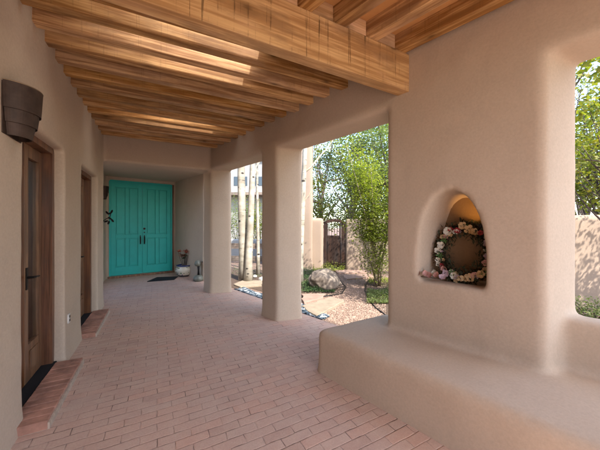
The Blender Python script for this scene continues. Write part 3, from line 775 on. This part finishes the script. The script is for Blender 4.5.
# local x along wall (away from camera), local y = -garden side ... z up; centre at height .21
RW = .185
def wpt(a, r=RW): return Vector((r * math.cos(a), -.075 * (0.21 + r * math.sin(a)) / .4 + .02, .215 + r * 1.12 * math.sin(a)))
mb = MB()
for s in range(14):
    ph = rr.uniform(0, 6.28)
    mb.tube([wpt(2 * math.pi * i / 40, RW + (.012 + .0015 * s) * math.sin((3 + s % 4) * 2 * math.pi * i / 40 + ph)) + Vector((0, .012 * math.cos(5 * 2 * math.pi * i / 40 + ph), 0)) for i in range(41)], .006, 5, cap=False)
mb.build('twig_ring', plain('twig', (.05, .028, .015), .9), t)
def petal(mb, d, L, w, cup):
    d = d.normalized(); s_ = d.cross(Vector((0, 0, 1))).normalized(); nn = s_.cross(d)
    def P(f, g, h): return d * L * f + s_ * w * g + nn * L * h
    vs = [P(0, 0, 0), P(.35, .34, .10 * cup), P(.75, .52, .30 * cup), P(1.0, .22, .34 * cup), P(1.02, -.2, .36 * cup), P(.75, -.5, .28 * cup), P(.35, -.34, .10 * cup), P(.55, 0, .04)]
    mb.add(vs, [(0, 1, 7), (1, 2, 7), (2, 3, 7), (3, 4, 7), (4, 5, 7), (5, 6, 7), (6, 0, 7)])
def flower(mb, n, L, w, open_=.45, layers=1):
    for ly in range(layers):
        for i in range(n):
            a = 2 * math.pi * (i + .5 * ly) / n + rr.uniform(-.12, .12)
            petal(mb, Vector((math.cos(a), math.sin(a), open_ * rr.uniform(.5, 1.1) + .6 * ly)), L * (1 - .3 * ly) * rr.uniform(.85, 1.1), w * (1 - .2 * ly), 1.0)
    return mb
fl_cols = {'white': (.52, .5, .43), 'cream': (.5, .36, .2), 'pink': (.48, .27, .24), 'red': (.28, .03, .035), 'mauve': (.4, .3, .34), 'green': (.10, .2, .06)}
fmats = {k: plain('petal_' + k, v, .7, vary=.2, scale=40, bmp=0) for k, v in fl_cols.items()}
fcent = plain('flower_centre', (.3, .2, .04), .8)
def put_flower(parent, p, nrm, col, size, n=7, layers=1):
    mb = MB(); flower(mb, n, size, size * (.95 if col != 'green' else .4) * .78, .3, layers)
    mb.lathe([(.001, size * .28), (size * .16, size * .22), (size * .14, size * .05)], 8)
    o = mb.build('flower' if col != 'green' else 'leaf_tuft', fmats[col], parent)
    o.location = p; o.rotation_euler = Vector(nrm).to_track_quat('Z', 'Y').to_euler(); return o
spec = [(95, 'cream', .05), (80, 'cream', .058), (65, 'cream', .045), (52, 'red', .03), (108, 'red', .04), (122, 'red', .032), (128, 'white', .056), (112, 'white', .035), (150, 'green', .045), (165, 'white', .052),
        (178, 'white', .045), (190, 'green', .05), (200, 'white', .04), (214, 'red', .032), (222, 'pink', .04), (232, 'mauve', .045), (243, 'green', .045), (252, 'white', .05), (266, 'cream', .04), (276, 'cream', .048), (288, 'cream', .052),
        (300, 'pink', .04), (312, 'cream', .05), (326, 'cream', .048), (342, 'pink', .045), (355, 'mauve', .04), (10, 'pink', .042), (25, 'mauve', .04), (38, 'white', .035), (140, 'pink', .03), (260, 'mauve', .035), (318, 'green', .04), (5, 'green', .045)]
for a, c_, s in spec:
    a2 = R(180) - R(a)
    p = wpt(a2, RW + rr.uniform(-.02, .02)) + Vector((0, .022, 0))
    put_flower(t, p, (rr.uniform(-.4, .1), 1.0, rr.uniform(-.3, .4)), c_, s * .74, n=rr.choice([5, 6, 7]))
for i in range(26):
    a2 = rr.uniform(0, 6.28)
    put_flower(t, wpt(a2, RW + rr.uniform(-.035, .04)) + Vector((0, .02, 0)), (rr.uniform(-.5, .2), 1.0, rr.uniform(-.4, .5)), rr.choice(['white', 'cream', 'cream', 'pink', 'mauve', 'green', 'white']), rr.uniform(.014, .026), n=5)
# dark leaves fill the ring behind the flowers
twl = MB()
for i in range(2200):
    a2 = rr.uniform(0, 6.28); p = wpt(a2, RW + rr.gauss(0, .03)) + Vector((0, rr.uniform(-.02, .02), 0)); q_ = rr.uniform(0, 6.28)
    leaf_at(twl, p, Vector((math.cos(q_), rr.uniform(-.3, .8), math.sin(q_))), rr.uniform(.025, .05), .018)
twl.build('foliage', plain('wreath_leaf', (.035, .04, .02), .8), t)
g2 = UN(-2.03, .05)
t = empty('flower_garland', (g2.x, g2.y, 0.885), math.atan2(DB.y, DB.x)); tag(t, 'short string of pink and white flowers lying on the niche ledge left of the wreath', 'flowers')
mb = MB(); mb.tube([(-.13 + .03 * i, .01 * math.sin(i * 1.3), .012) for i in range(9)], .004, 5); mb.build('twig', M['bark'], t)
for i, c_ in enumerate(['mauve', 'pink', 'white', 'pink', 'pink', 'white', 'red', 'mauve']):
    put_flower(t, (-.13 + .032 * i, .015 * math.sin(i * 2.1) + .01, .03 + .012 * (i % 3)), (rr.uniform(-.4, .4), .8, .6), c_, .030)

# ------------------------------------------------------------------ garden: beds, stones, boulder
G = gnd
bed1 = [G(234, 287), (1.75, 5.75), (2.0, 5.0), (2.35, 4.5), (2.75, 4.3), (3.25, 4.3), (3.7, 4.75), (4.0, 5.4), (3.9, 6.3), (3.0, 7.5), (2.0, 8.6), (1.2, 8.6), (1.25, 6.6)]
sheet('mulch_bed', bed1, -0.024, M['mulch'], kind='structure')
bed2 = [G(386, 314), G(376, 307), G(369, 299), G(365, 290), G(366, 283), G(370, 278), (6.2, 4.6), (6.4, 3.2), (5.2, 2.2)]
sheet('mulch_bed', bed2, -0.024, M['mulch'], kind='structure')
def edging(pts, label):
    mb = MB(); mb.tube([(p[0], p[1], -.02) for p in pts], .012, 6); tag(mb.build('steel_edging', M['iron'], smooth=True), label, 'edging', 'steel bed edgings')
edging([G(386, 314), G(376, 307), G(369, 299), G(365, 290), G(366, 283), G(370, 278)], 'curved dark steel edging around the planting bed beside the yellow-green shrub')
edging([(2.35, 4.5), (2.75, 4.3), (3.25, 4.3), (3.7, 4.75), (4.0, 5.4), (3.9, 6.3)], 'curved dark steel edging around the bed with the boulder')
def flag(pts, mat, label, h=.035):
    # rough outline
    out = []
    for i in range(len(pts)):
        a = Vector(pts[i]); b_ = Vector(pts[(i + 1) % len(pts)])
        for k in range(5):
            p = a.lerp(b_, k / 5); j = noise.noise(Vector((p.x * 4, p.y * 4, 3))) * .04
            out.append((p.x + j, p.y - j))
    mb = MB(); mb.prism(out, -.05, h - .03); o = mb.build('flagstone', mat, bevel=.006, seg=1); tag(o, label, 'stepping stone', 'flagstones in the garden')
flag([G(302, 294), G(326, 293.5), G(321, 299), G(303, 302.5)], M['flag_pink'], 'pinkish flagstone in front of the boulder')
flag([G(302, 306.5), G(331, 297.5), G(345, 301), G(316, 316.5)], M['flag_buff'], 'large cream flagstone right of the nearer column', .045)
flag([G(233, 284), G(243, 280.5), G(262, 280.5), G(262, 285.5), G(241, 287)], M['flag_buff'], 'buff flagstone at the foot of the birch clump')
flag([G(342, 275), G(370, 274), G(374, 277), G(346, 279)], M['flag_pink'], 'wide flat flagstone halfway along the path to the gate')
flag([G(333, 270), G(366, 270), G(368, 272.5), G(338, 273)], M['flag_pink'], 'flat flagstone just in front of the garden gate')
flag([G(303, 268.6), G(331, 268.2), G(331, 270.5), G(303, 271)], M['flag_buff'], 'flat flagstone along the foot of the garden wall')
# pebble strips
def blob(mb, c_, r, sq=.6, seed=0, n=6):
    bm = bmesh.new(); bmesh.ops.create_icosphere(bm, subdivisions=1, radius=1)
    q = Matrix.Rotation(seed * 1.7, 3, 'Z'); s = Vector((r * (1 + .35 * math.sin(seed * 3.1)), r, r * sq))
    vs = [Vector(c_) + q @ Vector((v.co.x * s.x, v.co.y * s.y, v.co.z * s.z)) for v in bm.verts]
    mb.add(vs, [tuple(v.index for v in f.verts) for f in bm.faces]); bm.free()
pb = MB(); k = 0
for _ in range(2600):
    u = rr.uniform(-.35, 2.1); n = rr.uniform(.53, .53 + .26 + .08 * math.sin(u * 3))
    if -.35 < u < 2.1:
        p = UN(u, n); k += 1
        blob(pb, (p.x, p.y, -.02 + rr.uniform(0, .018)), rr.uniform(.012, .03), .6, k)
tag(pb.build('river_pebbles', M['pebble'], smooth=True), 'blue-grey and white river pebbles along the edge of the brick paving', 'pebbles', kind='stuff')
# chips of gravel along the path so that it is not a flat sheet
gr = MB(); k = 0
for _ in range(9000):
    px = rr.uniform(305, 386); py = rr.uniform(273, 322)
    p = G(px, py); u, n = toUN(p.x, p.y)
    if n < .6: continue
    k += 1; blob(gr, (p.x, p.y, -.028), rr.uniform(.006, .014), .7, k)
M['gravel_chip'] = plain('gravel_chip', (.28, .195, .15), .9, vary=.5, scale=25, bmp=0)
tag(gr.build('gravel_chips', M['gravel_chip']), 'pinkish tan gravel chips loose on the garden path', 'gravel', kind='stuff')
# boulder
bc = at(324.5, 5.75)
bm = bmesh.new(); bmesh.ops.create_icosphere(bm, subdivisions=5, radius=1)
for v in bm.verts:
    p = v.co.copy(); d = 1 + .22 * noise.noise(p * 1.3 + Vector((5, 2, 1))) + .08 * noise.noise(p * 3.5) + .03 * noise.noise(p * 9)
    v.co = Vector((p.x * .33, p.y * .25, p.z * .25)) * d
me = bpy.data.meshes.new('boulder'); bm.to_mesh(me); bm.free(); me.polygons.foreach_set('use_smooth', [True] * len(me.polygons)); me.materials.append(M['boulder'])
o = bpy.data.objects.new('boulder', me); COL.objects.link(o); o.location = (bc.x, bc.y, .14); o.rotation_euler = (0, R(6), -YAW); tag(o, 'rounded grey tan boulder among the ground cover beside the path', 'boulder')
for i, (px, py, s, l) in enumerate([(262, 280, .09, 'small white rock near the foot of the birch clump'), (255, 277, .06, 'tiny pale rock behind the birch trunks')]):
    mb = MB(); blob(mb, (0, 0, 0), s, .7, i + 3); p = G(px, py); tag(mb.build('garden_rock', M['rock_white'], loc=(p.x, p.y, .02)), l, 'rock')

# ground cover
def cover(pts, n, label, size=.03, mat='leaf_cover', hmax=.10):
    mb = MB()
    for px0, px1, py0, py1 in pts:
        for _ in range(n):
            p = G(rr.uniform(px0, px1), rr.uniform(py0, py1))
            h = hmax * max(0, .5 + noise.noise(Vector((p.x * 3, p.y * 3, 0))) * 1.3)
            q = rr.uniform(0, 6.28)
            leaf_at(mb, Vector((p.x, p.y, rr.uniform(-.01, h))), Vector((math.cos(q), math.sin(q), rr.uniform(.1, 1.2))), rr.uniform(.6, 1.3) * size, size * .5)
    tag(mb.build('ground_cover', M[mat]), label, 'ground cover', kind='stuff')
cover([(300, 312, 270, 292), (305, 318, 281, 292), (318, 335, 284, 292), (300, 314, 266, 280)], 1500, 'low dark green leafy ground cover around the boulder')
cover([(332, 345, 266.5, 271), (313, 334, 269, 272)], 500, 'pale green low plants at the foot of the garden gate', .045, 'leaf_yellow', .2)
cover([(367, 392, 291, 303)], 2200, 'bright green ground cover in the bed at the path edge', .035, 'leaf_green', .12)
cover([(369, 392, 279, 284)], 700, 'yellowish low plants under the shrub', .035, 'leaf_yellow', .1)
cover([(232, 262, 266, 277)], 500, 'dark leaf litter and low plants behind the birch clump', .03, 'leaf_cover', .05)

# ------------------------------------------------------------------ garden walls, wing, gate, fence, far house
def softwall(name, piece_fn, label, cat, voxel=.04, mat='stucco_garden', bev=.06, loc=None):
    mb = MB(); piece_fn(mb)
    me = solid([(mb, bev)], [], voxel, 3)
    displace(me, lambda p, nv: p + nv * (noise.noise(p * 1.2) * .02))
    me.polygons.foreach_set('use_smooth', [True] * len(me.polygons)); me.materials.clear(); me.materials.append(M[mat]); me.name = name
    o = bpy.data.objects.new(name, me); COL.objects.link(o); tag(o, label, cat); return o
def wallseg(a, b_, t_, z1):
    a = Vector(a); b_ = Vector(b_); d = (b_ - a).normalized(); n = Vector((-d.y, d.x)) * t_
    if n.dot(Fv) < 0: n = -n
    return lambda m: m.prism([tuple(a), tuple(b_), tuple(b_ + n), tuple(a + n)], -.15, z1)
gL = Vector((4.60, 7.02)); gR = Vector((5.14, 6.62)); gd = (gR - gL).normalized()
wl0 = gL - gd * 1.5
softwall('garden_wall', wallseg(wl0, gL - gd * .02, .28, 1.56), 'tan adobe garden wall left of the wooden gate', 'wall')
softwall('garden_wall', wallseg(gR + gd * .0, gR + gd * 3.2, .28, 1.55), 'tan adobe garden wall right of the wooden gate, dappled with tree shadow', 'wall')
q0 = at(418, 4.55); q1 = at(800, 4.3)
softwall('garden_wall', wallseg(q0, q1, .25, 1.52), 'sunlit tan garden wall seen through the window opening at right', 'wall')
wa = at(312.5, 8.25); wb_ = at(280, 8.45)
softwall('house_wing', lambda m: m.prism([tuple(wb_), tuple(wa), tuple(at(313, 9.4)), tuple(at(284, 9.6))], -.15, 4.6), 'tall tan adobe wing behind the birch, left of the garden gate', 'building')
# gate
ga = math.atan2(gd.y, gd.x)
t = empty('garden_gate', (gL.x, gL.y, 0), ga); tag(t, 'narrow dark wooden garden gate with arched top and a barred window', 'gate')
gw = (gR - gL).length
mb = MB(); mb.box(0.0, .07, .06, .18, 0, 1.46); mb.box(gw - .13, gw + .03, .06, .18, 0, 1.46)
pts = [(gw * i / 10, .06, 1.42 + .09 * math.sin(math.pi * i / 10)) for i in range(11)]
for i in range(10):
    a, b_ = pts[i], pts[i + 1]
    mb.add([(a[0], .06, a[2] - .06), (b_[0], .06, b_[2] - .06), (b_[0], .06, b_[2] + .03), (a[0], .06, a[2] + .03), (a[0], .18, a[2] - .06), (b_[0], .18, b_[2] - .06), (b_[0], .18, b_[2] + .03), (a[0], .18, a[2] + .03)],
           [(0, 1, 2, 3), (7, 6, 5, 4), (0, 4, 5, 1), (3, 2, 6, 7), (1, 5, 6, 2), (0, 3, 7, 4)])
mb.build('gate_frame', M['rustwood'], t)
mb = MB(); mb.box(.075, gw - .135, .09, .13, .03, .95); mb.box(.12, gw - .18, .075, .09, .12, .85)
for xx in (.075, gw - .19): mb.box(xx, xx + .05, .085, .135, .95, 1.40)
mb.box(.12, gw - .18, .085, .135, .951, 1.02); mb.build('gate_leaf', M['rustwood'], t)
for i in range(4):
    mb = MB(); x = .16 + i * .085; mb.tube([(x, .11, 1.0), (x, .11, 1.43)], .008, 6); mb.build('bar', M['iron'], t)
mb = MB(); mb.tube([(gw - .15, .085, .98), (gw - .15, .05, .98), (gw - .19, .05, .98)], .01, 6); mb.build('latch', M['iron'], t)
# rail fence
fa = at(215, 9.9); fb = at(285, 9.6); fd = (fb - fa).normalized(); fl = (fb - fa).length
t = empty('rail_fence', (fa.x, fa.y, 0), math.atan2(fd.y, fd.x)); tag(t, 'low weathered brown rail fence behind the birch clump', 'fence')
for z in (.02, .48): mb = MB(); mb.box(0, fl, -.025, .025, z, z + .2); mb.build('rail', M['fence'], t)
for i in range(3): mb = MB(); mb.box(fl * i / 2 - .05, fl * i / 2 + .05, .026, .11, -.1, .85); mb.build('post', M['fence'], t)
softwall('garden_wall', wallseg(at(210, 11.6), at(300, 11.0), .25, .75), 'low pale wall behind the rail fence', 'wall', mat='white_stucco')
# far white house
hp = at(246, 21.0)
t = empty('white_house', (hp.x, hp.y, 0), -YAW); tag(t, 'distant white two-storey house with dark windows, seen past the birch trunks', 'house')
mb = MB(); mb.box(-6, 4.5, 0, 6, -.1, 6.4); mb.build('wall', M['white_stucco'], t)
for x in (-3.9, -2.4, -.95, .45, 1.9): mb = MB(); mb.box(x, x + 1.05, -.03, .05, 4.45, 5.15); mb.build('window', M['win_dark'], t)
mb = MB(); mb.box(-6.3, 4.8, -.9, -.001, 3.62, 3.82); mb.build('balcony_slab', M['fence'], t)
for x in (-3.2, -.2, 1.6): mb = MB(); mb.box(x, x + 1.1, -.03, .05, 1.0, 2.4); mb.build('window', M['win_dark'], t)
mb = MB(); mb.box(-6.2, 4.7, -.2, 6.2, 6.401, 6.6); mb.build('roof', M['white_stucco'], t)

# ------------------------------------------------------------------ trees and shrubs
def birch(x, y, H_, r, lean, label, branches=(), seed=1, crown=True):
    t = empty('birch_tree', (x, y, 0)); tag(t, label, 'birch tree', 'white-barked birches in the garden')
    q = random.Random(seed); mb = MB(); pts = []; rad = []
    for i in range(13):
        f = i / 12; pts.append((lean[0] * f + .03 * math.sin(f * 6 + seed), lean[1] * f + .03 * math.cos(f * 5 + seed), H_ * f - .05)); rad.append(r * (1.25 if i == 0 else 1) * (1 - .62 * f))
    mb.tube(pts, rad, 14); mb.build('trunk', M['birch'], t, smooth=True)
    lv = MB()
    for bz, ba, bl, br_ in branches:
        f = bz / H_; b0 = Vector((lean[0] * f, lean[1] * f, bz)); d = Vector((math.cos(ba), math.sin(ba), .75))
        m2 = MB(); p = [b0 + d * bl * k / 6 + Vector((q.uniform(-.03, .03), q.uniform(-.03, .03), .06 * k * k * .1)) for k in range(7)]
        m2.tube(p, [br_ * (1 - .12 * k) for k in range(7)], 6); m2.build('branch', M['bark_light'], t, smooth=True)
    for k in range(26 if crown else 0):
        a = q.uniform(0, 6.28); rr_ = q.uniform(.3, 1.3); c_ = Vector((lean[0] + rr_ * math.cos(a), lean[1] + rr_ * math.sin(a), q.uniform(H_ * .72, H_ * 1.05)))
        for _ in range(60):
            p = c_ + Vector((q.gauss(0, .2), q.gauss(0, .2), q.gauss(0, .17))); b_ = q.uniform(0, 6.28)
            leaf_at(lv, p, Vector((math.cos(b_), math.sin(b_), q.uniform(-.8, .4))), .05, .04)
    if crown: lv.build('crown', M['leaf_autumn'], t)
p = G(243, 279); birch(p.x, p.y, 6.2, .125, (-.02, .1), 'thick white birch trunk, left one of the pair standing in the bed between the columns', seed=2)
p = G(249.5, 280.5); birch(p.x, p.y, 5.8, .095, (.12, .05), 'slimmer birch trunk with dark scars beside the thick one', [(2.4, 1.0, 1.2, .03)], seed=5)
p = at(257, 7.4); birch(p.x, p.y, 6.0, .05, (.1, .15), 'thin birch stem standing just behind the pair of birch trunks', seed=8)
p = at(301.0, 6.1); birch(p.x, p.y, 6.4, .075, (.20, .05), 'slender white birch trunk standing right behind the nearer column', [(2.55, 0.3, 1.3, .028), (1.9, .2, .5, .01)], seed=11)

def tree(name, label, base, H_, crown_c, crown_r, nclump, nleaf, lsize, mat, bark='bark', trunk_r=.12, seed=1, clump_s=.28, cat='tree', group='trees around the garden', limbs=6, flat=False):
    q = random.Random(seed); t = empty(name, (base[0], base[1], 0)); tag(t, label, cat, group)
    tm = MB(); top = Vector(crown_c); pts = []
    for i in range(9):
        f = i / 8; p = Vector((0, 0, -.05)).lerp(top, f); p += Vector((q.uniform(-.06, .06), q.uniform(-.06, .06), 0)) * (1 if 0 < i < 8 else 0); pts.append(p)
    tm.tube(pts, [trunk_r * (1.2 if i == 0 else 1 - .085 * i) for i in range(9)], 10)
    cl = []
    while len(cl) < nclump:
        v = Vector((q.uniform(-1, 1), q.uniform(-1, 1), q.uniform(-1, 1)))
        if v.length > 1: continue
        if noise.noise(v * 1.9 + Vector((seed, 0, 0))) < -.12 and q.random() < .8: continue
        cl.append(top + Vector((v.x * crown_r[0], v.y * crown_r[1], v.z * crown_r[2])))
    for c_ in cl[:limbs * 6]:
        k = q.randint(2, 7); a = pts[k]
        if c_.z < a.z: a = pts[max(1, k - 2)]
        mid_ = a.lerp(c_, .5) + Vector((q.uniform(-.12, .12), q.uniform(-.12, .12), q.uniform(-.05, .2)))
        tm.tube([a, a.lerp(mid_, .5) + Vector((q.uniform(-.05, .05), 0, .03)), mid_, mid_.lerp(c_, .6), c_], [trunk_r * .32, trunk_r * .26, trunk_r * .18, trunk_r * .11, trunk_r * .05], 5, cap=False)
    tm.build('trunk', M[bark], t, smooth=True)
    lm = MB()
    for c_ in cl:
        s = clump_s * q.uniform(.6, 1.3)
        for _ in range(int(nleaf * q.uniform(.5, 1.4))):
            p = c_ + Vector((q.gauss(0, s), q.gauss(0, s), q.gauss(0, s * .7))); a = q.uniform(0, 6.28)
            d = Vector((math.cos(a), math.sin(a), q.uniform(-.9, .7))); L = lsize * q.uniform(.6, 1.3)
            dn = d.normalized(); sd_ = dn.cross(Vector((q.uniform(-1, 1), q.uniform(-1, 1), q.uniform(-1, 1)))).normalized() * L * .32
            b_ = len(lm.v)
            lm.v += [tuple(p), tuple(p + dn * L * .5 + sd_), tuple(p + dn * L), tuple(p + dn * L * .5 - sd_)]
            lm.f.append((b_, b_ + 1, b_ + 2, b_ + 3))
    lm.build('crown', M[mat], t)
    return t
p = at(352, 10.6)
tree('juniper_tree', 'dark juniper with bare twisted branches just behind the garden gate', p, 5, (0.1, 0, 3.4), (1.6, 1.3, 2.2), 85, 95, .075, 'leaf_juniper', trunk_r=.12, seed=3, clump_s=.2, limbs=7)
p = at(392, 9.6)
tree('leafy_tree', 'tall green leafy tree behind the right garden wall', p, 6, (0, 0, 4.2), (1.9, 1.7, 2.9), 150, 105, .09, 'leaf_green', trunk_r=.13, seed=4, clump_s=.26)
p = at(322, 13.5)
tree('leafy_tree', 'pale leafy tree far behind the wall left of the juniper', p, 6, (0, 0, 4.0), (2.2, 1.6, 3.0), 100, 80, .11, 'leaf_autumn', trunk_r=.13, seed=6, clump_s=.3)
p = at(374, 15)
tree('leafy_tree', 'light green tree in the distance behind the juniper', p, 6, (0, 0, 4.5), (2.9, 1.8, 3.8), 160, 95, .13, 'leaf_green', trunk_r=.16, seed=7, clump_s=.38)
p = at(450, 12)
tree('leafy_tree', 'broad tree hidden mostly behind the niche wall', p, 6, (0, 0, 4), (2.6, 2.5, 2.6), 120, 100, .11, 'leaf_green', trunk_r=.16, seed=17, clump_s=.35)
# slender-stemmed shrub inside the garden, right of the path
p = G(377, 285)
t = empty('arching_shrub', (p.x, p.y, 0)); tag(t, 'yellow-green shrub with slender arching stems beside the garden path', 'shrub')
q = random.Random(12); st = MB(); lm = MB()
for i in range(16):
    d = Rv * q.uniform(-1, .75) + Fv * q.uniform(-.45, .6); hh = q.uniform(1.5, 3.2)
    pts = [Vector((d.x * .75 * f ** 1.4 + .05 * math.sin(i), d.y * .75 * f ** 1.4 + .05 * math.cos(i * 2), hh * f - .03)) for f in [k / 8 for k in range(9)]]
    st.tube(pts, [.017 * (1 - .09 * k) for k in range(9)], 6)
    for k in range(2, 9):
        for _ in range(170):
            s = .17; pp_ = pts[k] + Vector((q.gauss(0, s), q.gauss(0, s), q.gauss(0, s))); a = q.uniform(0, 6.28)
            if q.random() < (1.0 if pp_.z > 1.0 else .35): leaf_at(lm, pp_, Vector((math.cos(a), math.sin(a), q.uniform(-.8, .5))), q.uniform(.06, .10), .028, bend=.1)
st.build('stems', M['bark_light'], t, smooth=True); lm.build('leaves', M['leaf_yellow'], t)
# tree seen through the window opening
p = at(612, 5.2)
tree('leafy_tree', 'tree with yellowing leaves and crooked branches outside the window opening', p, 4, (0, 0, 2.9), (1.25, 1.2, 1.45), 120, 95, .065, 'leaf_autumn', trunk_r=.07, seed=9, clump_s=.17, limbs=14)
p = at(585, 8.5)
tree('leafy_tree', 'green tree beyond the garden wall seen through the window opening', p, 5, (0, 0, 3.6), (1.8, 1.7, 2.0), 110, 90, .09, 'leaf_green', trunk_r=.1, seed=10, clump_s=.28)
p = at(640, 3.3)
tree('leafy_tree', 'small leafy tree just right of the window opening, casting shadow on the wall', p, 4, (0, 0, 2.5), (.8, .9, 1.0), 45, 70, .06, 'leaf_autumn', trunk_r=.05, seed=14, clump_s=.16)
tree('leafy_tree', 'leafy tree out of view that dapples the gate wall with shade', (6.15, 4.1), 4, (0, 0, 2.9), (.9, 1.0, 1.2), 42, 50, .08, 'leaf_autumn', trunk_r=.06, seed=31, clump_s=.18)
tree('leafy_tree', 'leafy tree out of view that shades the gravel path', (4.35, 1.75), 5, (-.1, 0, 3.5), (.9, .9, 1.0), 42, 60, .08, 'leaf_autumn', trunk_r=.06, seed=32, clump_s=.2)
tree('leafy_tree', 'leafy tree out of view beyond the window opening', (6.75, -.15), 4, (0, 0, 2.2), (1.1, .8, 1.0), 55, 70, .07, 'leaf_autumn', trunk_r=.05, seed=33, clump_s=.16)
def bush(name, label, base, r, n, mat, lsize=.05, seed=1, hz=.5, group=None):
    q = random.Random(seed); t = empty(name, (base[0], base[1], 0)); tag(t, label, 'shrub', group)
    lm = MB(); st = MB()
    for i in range(12):
        a = q.uniform(0, 6.28); e = Vector((r * .7 * math.cos(a), r * .7 * math.sin(a), hz * q.uniform(.9, 1.8))); st.tube([(0, 0, -.03), e * .5 + Vector((0, 0, .05)), e], [.012, .009, .004], 5)
    for _ in range(n):
        v = Vector((q.gauss(0, .45), q.gauss(0, .45), q.gauss(0, .45)))
        if v.length > 1.1: v *= .6
        p = Vector((v.x * r, v.y * r, hz + v.z * hz)); 
        if p.z < 0: continue
        a = q.uniform(0, 6.28); leaf_at(lm, p, Vector((math.cos(a), math.sin(a), q.uniform(-.4, .8))), lsize * q.uniform(.7, 1.3), lsize * .45)
    st.build('stems', M['bark'], t); lm.build('leaves', M[mat], t)
bush('leafy_shrub', 'bright green shrub low outside the window opening', at(594, 3.75), .6, 1500, 'leaf_green', .045, 21, .16)
bush('leafy_shrub', 'rounded shrub against the distant white house', at(238, 14.5), 1.5, 3500, 'leaf_green', .12, 22, 1.5)
bush('leafy_shrub', 'taller shrub right of it beyond the rail fence', at(262, 13.5), 1.3, 3500, 'leaf_autumn', .12, 23, 1.3)
# trees behind the viewer keep the courtyard enclosed for other viewpoints
softwall('courtyard_wall', lambda m: m.box(-7, 9, -10.3, -10, -.15, 2.0), 'tan adobe courtyard wall behind the viewer', 'wall', voxel=.08)
